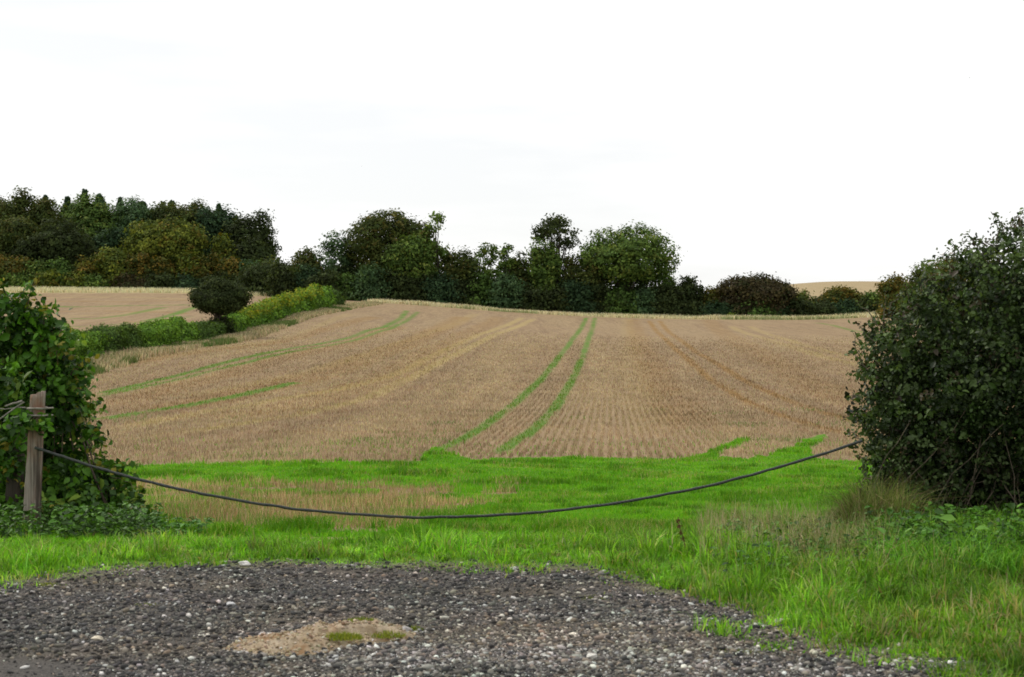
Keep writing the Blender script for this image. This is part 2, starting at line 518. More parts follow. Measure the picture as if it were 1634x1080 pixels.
# ------------------------------------------------------------------ ground: one polar sheet cut into its named pieces
fine_a = np.linspace(-0.42, 0.42, 620)
side = np.linspace(0.42, math.pi, 60)[1:]
side = 0.42 + (math.pi - 0.42) * ((side - 0.42) / (math.pi - 0.42)) ** 1.2
TH = np.concatenate([-side[::-1], fine_a, side])
rr = [0.0, 1.0, 2.0, 3.0, 4.0, 4.8]
while rr[-1] < 330: rr.append(rr[-1] * 1.0062)
while rr[-1] < 4500: rr.append(rr[-1] * 1.04)
RR = np.array(rr)
T2, R2 = np.meshgrid(TH, RR)
GXX = R2 * np.sin(T2); GYY = R2 * np.cos(T2)
gx, gy = GXX.ravel(), GYY.ravel()
gz = H(gx, gy)
gr_, gn_, ye_, dk_, pa_ = masks(gx, gy)
# grass everywhere off the cultivated fields: outside the cone and past the tree belt
rr_ = np.hypot(gx, gy)
side_g = ((np.abs(gx) > 0.72 * gy + 40) | (gy < 0)) & (rr_ > 30)
gr_ = np.where(side_g, 1, gr_)
wood = (gy > 296) & (gy < 420)
gr_ = np.where(wood, np.maximum(gr_, 0.8), gr_)
gr_ = np.where((gy > 420) & (gx < 60), 1, gr_)
dge, _ = dline(gx, gy, GE)
bare = (1 - sstep(0.1, 0.55, dge)) * (gy < 14) * (0.4 + fbm(gx * 2, gy * 2, 77, 3))
bare = np.clip(bare, 0, 1)
pa_ = np.where((gy > 420), np.maximum(pa_, .45), pa_)
MASK1 = np.stack([gr_, gn_, ye_], 1); MASK2 = np.stack([dk_, pa_, bare], 1)
na, nr = len(TH), len(RR)
I, J = np.meshgrid(np.arange(nr - 1), np.arange(na - 1), indexing='ij')
q = np.stack([I * na + J, I * na + J + 1, (I + 1) * na + J + 1, (I + 1) * na + J], -1).reshape(-1, 4)[:, ::-1]
fx = gx[q].mean(1); fy = gy[q].mean(1); fr_ = np.hypot(fx, fy)
ingravel = inpoly(fx, fy, GPOLY) | (fr_ < 4.8)
fg = gr_[q].mean(1)
incone = (np.abs(fx) <= 0.72 * fy + 40) & (fy > 0)
upper = (fx < HX) & (fy > 75) & (fy < 312) & incone
field = (~upper) & (fy > 14) & (fy < 296) & incone & (fg < 0.5)
hill = (fy > 420) & (fx > 0.02 * fy)
wood_f = (fy >= 296) & (fy <= 420)
verge = (fr_ < 45) & ~field & ~ingravel & ~upper
lab = np.zeros(len(q), int)
lab[verge] = 1; lab[field] = 2; lab[upper] = 3; lab[hill & (lab == 0)] = 4; lab[ingravel] = 5
names = {0: 'ground', 1: 'grass_verge', 2: 'stubble_field', 3: 'upper_field', 4: 'far_hill', 5: 'gravel_yard'}
for k, nm in names.items():
    qs = q[lab == k]
    if k == 0 or k == 5: pass
    u, inv = np.unique(qs.ravel(), return_inverse=True)
    Vv = np.stack([gx[u], gy[u], gz[u]], 1)
    o = np_mesh(nm, Vv, inv.reshape(-1, 4), M_GRAVEL if k == 5 else M_GROUND, smooth=True,
                attrs=None if k == 5 else {'mask1': MASK1[u], 'mask2': MASK2[u]})
    tag(o, kind='structure')

# ------------------------------------------------------------------ grass blades, stubble, dead grass
def blades(name, x, y, h, w, col, mat, lean=0.35, label=None, cat=None, zoff=-0.01, parent=None, la=None):
    n = len(x)
    z = H(x, y) + zoff
    a = R.uniform(0, 2 * np.pi, n)
    la = R.uniform(0, 2 * np.pi, n) if la is None else la; lm = R.uniform(0.05, 1.0, n) * lean * h
    wxv = np.cos(a) * w / 2; wyv = np.sin(a) * w / 2
    V = np.zeros((n, 5, 3))
    V[:, 0] = np.stack([x - wxv, y - wyv, z], 1)
    V[:, 1] = np.stack([x + wxv, y + wyv, z], 1)
    mxx = x + np.cos(la) * lm * 0.35; my = y + np.sin(la) * lm * 0.35; mz = z + h * 0.6
    V[:, 2] = np.stack([mxx - wxv * .8, my - wyv * .8, mz], 1)
    V[:, 3] = np.stack([mxx + wxv * .8, my + wyv * .8, mz], 1)
    V[:, 4] = np.stack([x + np.cos(la) * lm, y + np.sin(la) * lm, z + h * (1 - 0.3 * (lm / (h + 1e-6)) ** 2)], 1)
    b = (np.arange(n) * 5)[:, None]
    tri = np.concatenate([b + [0, 1, 3], b + [0, 3, 2], b + [2, 3, 4]], 0)
    C = np.repeat(col[:, None, :], 5, 1)
    o = np_mesh(name, V.reshape(-1, 3), tri, mat, col=C.reshape(-1, 3), parent=parent)
    if label: tag(o, label, cat, kind='stuff')
    return o

def scatter(n, d0, d1, p, u0=-0.40, u1=0.40):
    """random ground points in the view cone, areal density falling as d**-p"""
    e = 2 - p
    t = R.random(n)
    d = (d0 ** e + t * (d1 ** e - d0 ** e)) ** (1 / e) if abs(e) > 1e-6 else d0 * (d1 / d0) ** t
    return R.uniform(u0, u1, n) * d, d

def mixcol(n, pal, wts, jit=0.15):
    pal = np.array(pal); k = R.choice(len(pal), n, p=np.array(wts) / sum(wts))
    return np.clip(pal[k] * (1 + R.uniform(-jit, jit, (n, 1))) * (1 + R.uniform(-jit / 2, jit / 2, (n, 3))), 0, 1)

# verge: longer, rougher grass between the yard and the field
n = 470000
x, y = scatter(n, 5.6, 15.5, 1.3, -0.55, 0.72)
nt_ = n // 34
ti = R.integers(0, nt_, n); tx, ty = x[:nt_], y[:nt_]
intuft = R.random(n) < .62
tr_ = (.025 + .05 * R.random(nt_))[ti]
ang_ = R.uniform(0, 6.283, n); rad_ = np.sqrt(R.random(n)) * tr_
lean_a = np.where(intuft, ang_ + R.normal(0, .5, n), R.uniform(0, 6.283, n))
tcol = np.where(intuft, (R.uniform(.45, 1.55, nt_) ** 1.0)[ti], R.uniform(.8, 1.1, n))
thh = np.where(intuft, R.uniform(.55, 1.35, nt_)[ti], .75)
tyl = np.where(intuft, (R.random(nt_) < .16)[ti], False)
x = np.where(intuft, tx[ti] + rad_ * np.cos(ang_), x); y = np.where(intuft, ty[ti] + rad_ * np.sin(ang_), y)
g, *_ = masks(x, y)
en_ = fbm(x * 2.2, y * 2.2, 88, 3) - .5
zone = ~inpoly(x + R.normal(0, .05, n) + .6 * en_, y + R.normal(0, .09, n) + 1.15 * en_, GPOLY)
dgl = dline(x, y, GE)[0]
rough = sstep(0.6, 2.6, x - (-0.1 + 0.0 * y)) * (1 - sstep(13.6, 15, y))       # right-hand side is the rankest
front = 1 - sstep(11.2, 12.3, y + 0.8 * (fbm(x, y, 5, 2) - .5) - 1.6 * sstep(1.6, 2.8, x) - .9 * (1 - sstep(-4.2, -3.2, x)))
keep = zone & (R.random(n) < np.where(g > 0.5, .25 + .75 * front, 0.06 + 0.94 * front)) & (R.random(n) < 0.25 + 0.75 * sstep(0, 0.25, dgl))
x, y, dgl, front, rough = x[keep], y[keep], dgl[keep], front[keep], rough[keep]; n = len(x)
lean_a, tcol, thh, tyl = lean_a[keep], tcol[keep], thh[keep], tyl[keep]
tuft = fbm(x * 1.8, y * 1.8, 91, 3)
h = (0.025 + 0.13 * sstep(.3, .75, tuft) * front + 0.045 * R.random(n)) * (0.45 + 0.55 * sstep(0.0, 0.6, dgl)) + 0.05 * rough * tuft
h *= (0.7 + 0.6 * R.random(n)) * thh * .9
c = mixcol(n, [(0.19, 0.43, 0.022), (0.27, 0.52, 0.04), (0.11, 0.28, 0.018), (0.32, 0.48, 0.10), (0.46, 0.42, 0.20)], [4, 3, 3, 1.2, 0.3], .28)
c[:] = c * (1 - .30 * (rough * sstep(.35, .6, fbm(x * .8, y * .8, 93, 3)))[:, None])
c *= tcol[:, None]
mm_ = tyl & (R.random(n) < .7); c[mm_] = mixcol(mm_.sum(), [(0.30, 0.36, 0.10), (0.38, 0.34, 0.14), (0.26, 0.33, 0.13)], [1, 1, 1])
dryz = fbm(x * 0.9 + 3, y * 0.9, 96, 3)
dry = (R.random(n) < 0.22 * sstep(0.55, 0.72, dryz) * rough + 0.10 * sstep(.3, 0, dgl))
c[dry] = mixcol(dry.sum(), [(0.40, 0.31, 0.14), (0.30, 0.27, 0.10), (0.48, 0.40, 0.24)], [1, 1, 1])
c *= (0.40 + 1.2 * fbm(x * 1.6, y * 2.4, 97, 4))[:, None]
blades('verge_grass', x, y, h, 0.003 + 0.007 * R.random(n) ** 1.5 + 0.00015 * y, np.clip(c, 0, 1), M_GRASS, 1.25,
       'rough green grass growing between the gravel yard and the rope', 'grass', la=lean_a)

# bright sown grass inside the gateway
n = 470000
x, y = scatter(n, 11.2, 41, 1.6)
g, *_ = masks(x, y)
keep = (g > 0.5)
keep |= (R.random(n) < 0.04)
keep &= ~inpoly(x, y, GPOLY)
x, y, gk = x[keep], y[keep], g[keep]; n = len(x)
tuft = fbm(x * 0.45, y * 1.1, 101, 3) * 0.6 + fbm(x * 2.2, y * 2.2, 104, 2) * 0.4
dkt = sstep(.56, .74, fbm(x * 1.3, y * 2.1, 107, 4)) * .8
h = 0.025 + 0.07 * sstep(0.42, 0.75, tuft) + 0.035 * R.random(n) + .09 * dkt
c = mixcol(n, [(0.135, 0.36, 0.012), (0.18, 0.42, 0.02), (0.10, 0.29, 0.012), (0.30, 0.40, 0.05)], [5, 4, 2, 1])
yl = fbm(x * 0.7, y * 0.9, 111, 3)
c *= 1.08 * (1 - .45 * dkt)[:, None] * (.8 + .4 * fbm(x * 2, y * 3, 109, 2))[:, None]
m = R.random(n) < 0.28 * sstep(0.5, 0.7, yl)
c[m] = mixcol(m.sum(), [(0.32, 0.40, 0.08), (0.42, 0.35, 0.17)], [1, 0.6])
blades('field_grass', x, y, h, 0.003 + 0.00042 * y, c, M_GRASS, 0.9,
       'bright green short grass spread across the gateway of the stubble field', 'grass')

# green tufts along the two wheelings
n = 90000
x, y = scatter(n, 36, 110, 1.0, -0.36, 0.3)
g, gn, *_ = masks(x, y)
keep = (gn > 0.15 + .6 * R.random(n)) & (g < .5)
x, y = x[keep], y[keep]; n = len(x)
blades('wheeling_grass', x, y, R.uniform(.04, .12, n), 0.0006 * y, mixcol(n, [(0.10, 0.21, 0.02), (0.14, 0.26, 0.035), (.3, .27, .1)], [1, 1, .4]), M_GRASS, 0.8,
       'thin green grass growing along the wheel tracks across the stubble', 'grass')

# stubble in drill rows
n = 520000
x, y = scatter(n, 13.5, 190, 1.35)
ROW = 0.24
cc = x - 0.069 * y
k = np.round(cc / ROW)
near_patch = y < 31
jit_ = 0.035 + 0.07 * (1 - sstep(-4, 1.5, cc + 4)) + 0.05 * sstep(3, 14, cc + 4) + 0.05 * sstep(50, 90, y)
cc2 = k * ROW + R.normal(0, 1, n) * jit_
x = np.where(near_patch, x, cc2 + 0.069 * y)
g, gn, ye, dk, pa = masks(x, y)
keep = (g < 0.5) & (gn < 0.45) & (R.random(n) > 0.45 * dk) & (R.random(n) > sstep(70, 185, y))
keep &= ~((y < 13.9) & (x > 1.5)) & (x > HX + 2.6)
x, y, ye, dk = x[keep], y[keep], ye[keep], dk[keep]; n = len(x)
np_ = y < 31
h = np.where(np_, R.uniform(.06, .20, n) * (0.6 + 0.8 * fbm(x, y, 121, 2)), R.uniform(.07, .15, n))
c = mixcol(n, [(0.43, 0.31, 0.19), (0.50, 0.38, 0.23), (0.33, 0.215, 0.135), (0.58, 0.47, 0.29), (0.24, 0.15, 0.10)], [4, 3, 3, 1.2, 1.4])
ca = x - 0.069 * y
band = sstep(.42, .58, fbm(ca * .20 + 5, y * .010, 211, 2)); b2 = fbm(ca * .9, y * .05, 213, 3); cross = fbm(ca * .05, y * .35, 215, 3)
c *= (1.02 + .26 * band + .50 * (b2 - .5) + .50 * (cross - .5))[:, None] * np.stack([np.full(n, 1.05), 1.04 + .05 * band, np.full(n, 1.04)], 1) * .93
c[y < 31] *= np.array([1.22, 1.20, .98])
m = (y < 31) & (R.random(n) < .10 + .5 * sstep(.5, .7, fbm(x * 1.2, y * 1.5, 219, 3))); c[m] = mixcol(m.sum(), [(0.16, 0.30, 0.04), (0.25, 0.33, 0.07)], [1, 1])
m = R.random(n) < dk * .75; c[m] *= np.array([.62, .52, .36])
m = R.random(n) < ye * 0.55; c[m] = mixcol(m.sum(), [(0.47, 0.37, 0.16)], [1])
m = R.random(n) < 0.6 * sstep(.6, .8, fbm(x * .5, y * .25, 131, 3)) * (y < 60) * 0.5
c[m] = mixcol(m.sum(), [(0.16, 0.27, 0.05)], [1])
blades('stubble', x, y, h, np.maximum(0.004, 0.00038 * y), c, M_STRAW, 0.55,
       'cut straw stubble standing in drill rows over the near half of the field', 'stubble')

# dead pale grass on the margins
n = 26000
x = R.uniform(HX, 110, n); y = 277 + R.random(n) ** 1.5 * 17
m = 0.45 + 0.9 * fbm(x * 0.12, y * 0.1, 141, 3)
c = mixcol(n, [(0.80, 0.69, 0.44), (0.88, 0.80, 0.55), (0.50, 0.39, 0.22), (0.30, 0.30, 0.14)], [4, 3, 1.5, .6])
c[fbm(x * .12, y * .3, 144, 3) > 0.64] *= np.array([0.5, 0.6, 0.45])
blades('dead_grass_bank', x, y, m * R.uniform(.4, 1.0, n), 0.10, c, M_STRAW, 0.5,
       'pale dead grass in a thin band between the stubble and the dark tree belt', 'dead grass')
n = 16000
x = R.uniform(-135, HX, n); y = 294 + R.random(n) * 15
blades('dead_grass_strip', x, y, R.uniform(.4, 1.0, n), 0.12, mixcol(n, [(0.80, 0.69, 0.44), (0.88, 0.80, 0.55), (0.50, 0.39, 0.22)], [4, 3, 1]), M_STRAW, 0.5,
       'pale dead grass strip below the wood at the top of the upper field', 'dead grass')
n = 60000
y = 72 + R.random(n) ** 1.2 * 195; x = HX + R.uniform(0.4, 4.2, n)
_, _, _, _, pa = masks(x, y)
keep = R.random(n) < pa * 1.3
x, y = x[keep], y[keep]; n = len(x)
c = mixcol(n, [(0.58, 0.46, 0.28), (0.66, 0.55, 0.34), (0.40, 0.29, 0.18), (0.22, 0.25, 0.09), (0.15, 0.22, 0.06)], [4, 3, 3, 2, 1])
gg = fbm(x * .15, y * .12, 151, 3) > 0.60
c[gg] = mixcol(gg.sum(), [(0.11, 0.18, 0.04), (0.2, 0.22, 0.08)], [1, 1])
blades('hedge_bank_grass', x, y, R.uniform(.15, .55, n) * (0.4 + 1.1 * fbm(x * .3, y * .12, 152, 2)), 0.02 + 0.0004 * y, c, M_STRAW, 0.6,
       'tawny uncut grass along the foot of the field hedge', 'dead grass')

# ------------------------------------------------------------------ gravel stones
ico_v = []
t = (1 + 5 ** .5) / 2
for a_, b_ in ((-1, t), (1, t), (-1, -t), (1, -t)): ico_v.append((a_, b_, 0))
for a_, b_ in ((-1, t), (1, t), (-1, -t), (1, -t)): ico_v.append((0, a_, b_))
for a_, b_ in ((t, -1), (t, 1), (-t, -1), (-t, 1)): ico_v.append((a_, 0, b_))
ICO = np.array(ico_v) / math.hypot(1, t)
ICOF = np.array([(0, 11, 5), (0, 5, 1), (0, 1, 7), (0, 7, 10), (0, 10, 11), (1, 5, 9), (5, 11, 4), (11, 10, 2), (10, 7, 6), (7, 1, 8),
                 (3, 9, 4), (3, 4, 2), (3, 2, 6), (3, 6, 8), (3, 8, 9), (4, 9, 5), (2, 4, 11), (6, 2, 10), (8, 6, 7), (9, 8, 1)])

def stones(name, x, y, s, col, zs=None, parent=None):
    n = len(x)
    a = R.uniform(0, 2 * np.pi, n)
    V = ICO[None] * (1 + R.uniform(-.28, .28, (n, 12, 1)))
    sc = np.stack([s * R.uniform(.8, 1.5, n), s * R.uniform(.6, 1.1, n), s * R.uniform(.35, .75, n)], 1)
    V = V * sc[:, None, :]
    tl = R.uniform(-.4, .4, n)
    Vz = V[..., 2] * np.cos(tl)[:, None] + V[..., 0] * np.sin(tl)[:, None]
    Vx0 = V[..., 0] * np.cos(tl)[:, None] - V[..., 2] * np.sin(tl)[:, None]
    Vx = Vx0 * np.cos(a)[:, None] - V[..., 1] * np.sin(a)[:, None]
    Vy = Vx0 * np.sin(a)[:, None] + V[..., 1] * np.cos(a)[:, None]
    z = (H(x, y) if zs is None else zs) + sc[:, 2] * 0.45
    W = np.stack([Vx + x[:, None], Vy + y[:, None], Vz + z[:, None]], -1).reshape(-1, 3)
    Fc = (ICOF[None] + (np.arange(n) * 12)[:, None, None]).reshape(-1, 3)
    return np_mesh(name, W, Fc, M_STONE, col=np.repeat(col, 12, 0), parent=parent)

n = 175000
x, y = scatter(n, 5.6, 11.5, 1.2, -0.42, 0.42)
x = x + R.normal(0, .02, n)
smooth_patch = inpoly(x, y, P((-200, 1045), (60, 1052), (135, 1064), (170, 1110), (-200, 1200)))
dso = dline(x, y, GE)[0]
keep = (inpoly(x + R.normal(0, .05, n), y + R.normal(0, .08, n), GPOLY) | ((dso < .5) & (R.random(n) < .75 * (1 - dso / .5)))) & ~(smooth_patch & (R.random(n) < 0.9))
x, y = x[keep], y[keep]; n = len(x)
light = np.exp(-(((x - 0.35) / 1.5) ** 2 + ((y - 7.35) / 0.9) ** 2))
s = 0.0030 + 0.0045 * R.random(n) ** 1.5 + 0.016 * R.random(n) ** 11 + 0.003 * light * R.random(n)
PALD = [(0.036, 0.032, 0.034), (0.070, 0.063, 0.064), (0.135, 0.112, 0.095), (0.25, 0.205, 0.165), (0.42, 0.39, 0.35), (0.26, 0.18, 0.11), (0.66, 0.62, 0.56)]
c1 = mixcol(n, PALD, [12, 8, 4.5, 3.0, 1.5, 2.2, .95], .2)
c2 = mixcol(n, PALD, [2, 3, 4, 5, 4, 3.4, 2.0], .2)
mm = R.random(n) < np.clip(light * 0.95 + 0.25 * sstep(.5, .7, fbm(x * 1.5, y * 1.5, 161, 3)), 0, 1)
c1[mm] = c2[mm]
c1 = (c1.mean(1, keepdims=True) * .5 + c1 * .5) * 1.12
dirt = sstep(.5, .68, fbm(x * 1.1 + 4, y * 2.2, 163, 4))
s = np.where(c1.mean(1) > .35, s * .86, s)
k_ = R.random(n) > .42 * dirt
c1 = c1 * (1 + .35 * dirt[:, None] * np.array([.25, .0, -.25]))
x, y, s, c1 = x[k_], y[k_], s[k_], c1[k_]
o = stones('gravel', x, y, s, c1)
tag(o, 'loose mixed grey and flint gravel covering the yard', 'gravel', kind='stuff')

# a few single stones that stand out
def big_stone(px, py, s, col, label):
    X, Y = hit(px, py)
    rs = np.random.default_rng(int(px))
    import bmesh
    bm = bmesh.new()
    bmesh.ops.create_icosphere(bm, subdivisions=3, radius=1)
    ph = rs.uniform(0, 6, 6)
    for v in bm.verts:
        p = v.co.copy()
        k = 1 + .16 * math.sin(2.3 * p.x + ph[0]) * math.cos(2.9 * p.y + ph[1]) + .10 * math.sin(5 * p.z + ph[2] + 3 * p.x)
        v.co = Vector((p.x * s * 1.3 * k, p.y * s * k, p.z * s * .62 * k))
    me = bpy.data.meshes.new('flint_stone'); bm.to_mesh(me); bm.free()
    m, N, L = newmat('flint')
    v = mapping(N, L, (1, 1, 1))
    cc_ = mixc(N, L, noise(N, L, v, 45, 4, .6, .4, .65), col, tuple(.62 * q_ for q_ in col))
    p_ = N.new('ShaderNodeBsdfPrincipled'); p_.inputs['Roughness'].default_value = .6
    L.new(cc_, p_.inputs['Base Color']); oo = N.new('ShaderNodeOutputMaterial'); L.new(p_.outputs[0], oo.inputs[0])
    me.materials.append(m)
    o = bpy.data.objects.new('flint_stone', me)
    o.location = (X, Y, float(H(X, Y)) + s * .4)
    o.rotation_euler = (rs.uniform(-.2, .2), rs.uniform(-.2, .2), rs.uniform(0, 3))
    link(o)
    tag(o, label, 'stone', 'single stones standing out on the gravel yard')
for a_ in [(390, 905, .035, (0.72, 0.70, 0.66), 'white flint stone on the gravel edge against the verge grass'),
           (155, 1022, .027, (0.62, 0.55, 0.42), 'cream rounded stone on dark gravel left of the earth mound'),
           (820, 912, .024, (0.62, 0.60, 0.56), 'pale stone at the far gravel edge below the middle of the rope'),
           (368, 968, .026, (0.52, 0.52, 0.52), 'light grey stone on the gravel above the earth mound'),
           (648, 1010, .030, (0.33, 0.31, 0.30), 'mid grey flat stone right of the earth mound'),
           (945, 1052, .024, (0.70, 0.68, 0.62), 'white stone in the pale gravel at the bottom middle'),
           (1243, 996, .027, (0.60, 0.56, 0.48), 'cream stone where the gravel narrows beside the right verge')]:
    big_stone(*a_)

# low mound of sandy earth on the gravel
def mound():
    nx_, ny_ = 110, 50
    A = np.array(hit(372, 1042)); B = np.array(hit(632, 1006))
    C = (A + B) / 2; ax = (B - A); Lh = np.hypot(*ax) / 2 * 1.12; ax = ax / np.hypot(*ax); ay = np.array([-ax[1], ax[0]])
    u, v = np.meshgrid(np.linspace(-1, 1, nx_), np.linspace(-1, 1, ny_), indexing='ij')
    wd = 0.30
    X = C[0] + ax[0] * u * Lh + ay[0] * v * wd; Y = C[1] + ax[1] * u * Lh + ay[1] * v * wd
    rad = np.sqrt(u ** 2 + v ** 2) + 0.9 * (fbm(X * 5, Y * 5, 171, 3) - .5)
    hh = 0.075 * (1 - sstep(0.25, 0.98, rad)) * (0.75 + 0.35 * u)
    hh *= 0.35 + 1.3 * fbm(X * 9, Y * 9, 173, 4)
    hh += 0.035 * (fbm(X * 30, Y * 30, 175, 3) - .5) * (hh > 0.004)
    Z = H(X, Y) + hh - 0.006 + 0.008 * (rad < .95)
    Z -= 0.03 * (rad >= .97)
    i, j = np.meshgrid(np.arange(nx_ - 1), np.arange(ny_ - 1), indexing='ij')
    qf = np.stack([i * ny_ + j, (i + 1) * ny_ + j, (i + 1) * ny_ + j + 1, i * ny_ + j + 1], -1).reshape(-1, 4)
    m, N, L = newmat('sandy_earth')
    vv = mapping(N, L, (1, 1, 1))
    c_ = mixc(N, L, noise(N, L, vv, 14, 5, .65, .35, .65), (0.30, 0.225, 0.14), (0.42, 0.34, 0.24))
    c_ = mixc(N, L, noise(N, L, vv, 5, 3, .6, .5, .65), c_, (0.22, 0.13, 0.06))
    p_ = N.new('ShaderNodeBsdfPrincipled'); p_.inputs['Roughness'].default_value = .95
    L.new(c_, p_.inputs['Base Color'])
    bp = N.new('ShaderNodeBump'); bp.inputs['Strength'].default_value = .8; bp.inputs['Distance'].default_value = .01
    L.new(noise(N, L, vv, 60, 5, .7), bp.inputs['Height']); L.new(bp.outputs[0], p_.inputs['Normal'])
    oo = N.new('ShaderNodeOutputMaterial'); L.new(p_.outputs[0], oo.inputs[0])
    o = np_mesh('earth_mound', np.stack([X, Y, Z], -1).reshape(-1, 3), qf, m, smooth=True)
    tag(o, 'low mound of sandy brown earth lying on the dark gravel', 'mound')
    nn = 5200
    uu = R.uniform(-1.02, 1.02, nn); vv_ = R.uniform(-1.02, 1.02, nn)
    xx = C[0] + ax[0] * uu * Lh + ay[0] * vv_ * wd; yy = C[1] + ax[1] * uu * Lh + ay[1] * vv_ * wd
    rd = np.sqrt(uu ** 2 + vv_ ** 2) + 0.9 * (fbm(xx * 5, yy * 5, 171, 3) - .5)
    iu = np.clip(((uu + 1) / 2 * (nx_ - 1)).astype(int), 0, nx_ - 1); iv = np.clip(((vv_ + 1) / 2 * (ny_ - 1)).astype(int), 0, ny_ - 1)
    zs_ = Z[iu, iv]
    kk = (rd < 1.0) & (R.random(nn) < .95)
    cc2_ = mixcol(nn, [(0.42, 0.33, 0.22), (0.32, 0.235, 0.145), (0.50, 0.42, 0.32), (0.20, 0.14, 0.085), (0.58, 0.53, 0.45)], [4, 4, 2, 2, .5], .2)
    c_o = stones('earth_crumbs', xx[kk], yy[kk], (.003 + .009 * R.random(nn) ** 3)[kk], cc2_[kk], zs=zs_[kk])
    c_o.parent = o; c_o['kind'] = 'stuff'
mound()

def tuft_thing(name, px, py, r, n, h, pal, label, cat='grass tuft', group=None, wts=None, lift=0.0):
    X, Y = hit(px, py)
    rad = r * np.sqrt(R.random(n)); an = R.uniform(0, 6.28, n)
    o = blades(name, X + rad * np.cos(an) * 1.5, Y + rad * np.sin(an), h * R.uniform(.4, 1, n) * (1.1 - .6 * rad / r), np.full(n, .003 + .0002 * Y),
               mixcol(n, pal, wts or [1] * len(pal)), M_GRASS, 1.0, zoff=-.01 + lift)
    tag(o, label, cat, group)
GP = [(0.22, 0.27, 0.03), (0.30, 0.32, 0.05), (0.14, 0.19, 0.02)]
tuft_thing('grass_tuft', 548, 1032, .07, 420, .055, GP, 'brightest green grass tuft on the front of the earth mound', group='grass tufts on the yard', lift=.045)
tuft_thing('grass_tuft', 578, 1008, .07, 380, .05, GP, 'olive grass tuft on the top of the earth mound', group='grass tufts on the yard', lift=.045)
tuft_thing('grass_tuft', 616, 1022, .07, 330, .045, GP, 'low grass tuft at the right end of the earth mound', group='grass tufts on the yard', lift=.03)
tuft_thing('grass_tuft', 662, 1008, .035, 250, .05, GP, 'small grass tuft on gravel just right of the earth mound', group='grass tufts on the yard')
tuft_thing('grass_tuft', 1180, 1042, .08, 350, .03, GP, 'flat mossy tuft on the gravel near the right verge', group='grass tufts on the yard')
tuft_thing('grass_tuft', 945, 955, .10, 420, .03, GP, 'mossy green tuft on the gravel below the right half of the rope', group='grass tufts on the yard')
tuft_thing('grass_tuft', 232, 968, .06, 160, .03, GP, 'thin green sprig patch on the dark gravel at the left', group='grass tufts on the yard')
tuft_thing('grass_tuft', 75, 934, .08, 300, .04, GP, 'small tuft at the far left gravel edge', group='grass tufts on the yard')
tuft_thing('dark_grass_clump', 630, 872, .28, 2500, .13, [(0.10, 0.27, 0.02), (0.14, 0.32, 0.03)], 'dark lush grass clump in the verge left of centre', group=None)

# ------------------------------------------------------------------ tubes
def tube_np(pts, rad, k=6):
    pts = np.asarray(pts, float); n = len(pts)
    rad = np.broadcast_to(np.asarray(rad, float), (n,))
    T = np.gradient(pts, axis=0); T /= np.linalg.norm(T, axis=1, keepdims=True) + 1e-9
    ref = np.array([0.13, 0.21, 0.97]) if abs(T[:, 2]).mean() < .8 else np.array([1.0, 0.1, 0.05])
    A = np.cross(T, ref); A /= np.linalg.norm(A, axis=1, keepdims=True) + 1e-9
    B = np.cross(T, A)
    an = np.arange(k) / k * 2 * np.pi
    V = pts[:, None] + rad[:, None, None] * (A[:, None] * np.cos(an)[None, :, None] + B[:, None] * np.sin(an)[None, :, None])
    i, j = np.meshgrid(np.arange(n - 1), np.arange(k), indexing='ij')
    j2 = (j + 1) % k
    q_ = np.stack([i * k + j, i * k + j2, (i + 1) * k + j2, (i + 1) * k + j], -1).reshape(-1, 4)
    return V.reshape(-1, 3), q_
class MB:
    def __init__(s): s.V = []; s.Q = []; s.n = 0
    def add(s, V, Q): s.V.append(V); s.Q.append(np.asarray(Q) + s.n); s.n += len(V)
    def tube(s, pts, rad, k=6): s.add(*tube_np(pts, rad, k))
    def build(s, name, mat, parent=None, smooth=True):
        return np_mesh(name, np.concatenate(s.V), np.concatenate(s.Q), mat, parent=parent, smooth=smooth)

def bend(a, b, n, w, r):
    t_ = np.linspace(0, 1, n)[:, None]
    p = np.asarray(a) * (1 - t_) + np.asarray(b) * t_
    off = r.normal(0, 1, (n, 3)) * w; off = (off + np.roll(off, 1, 0)) / 2
    off[0] = 0; off[-1] = 0
    return p + off

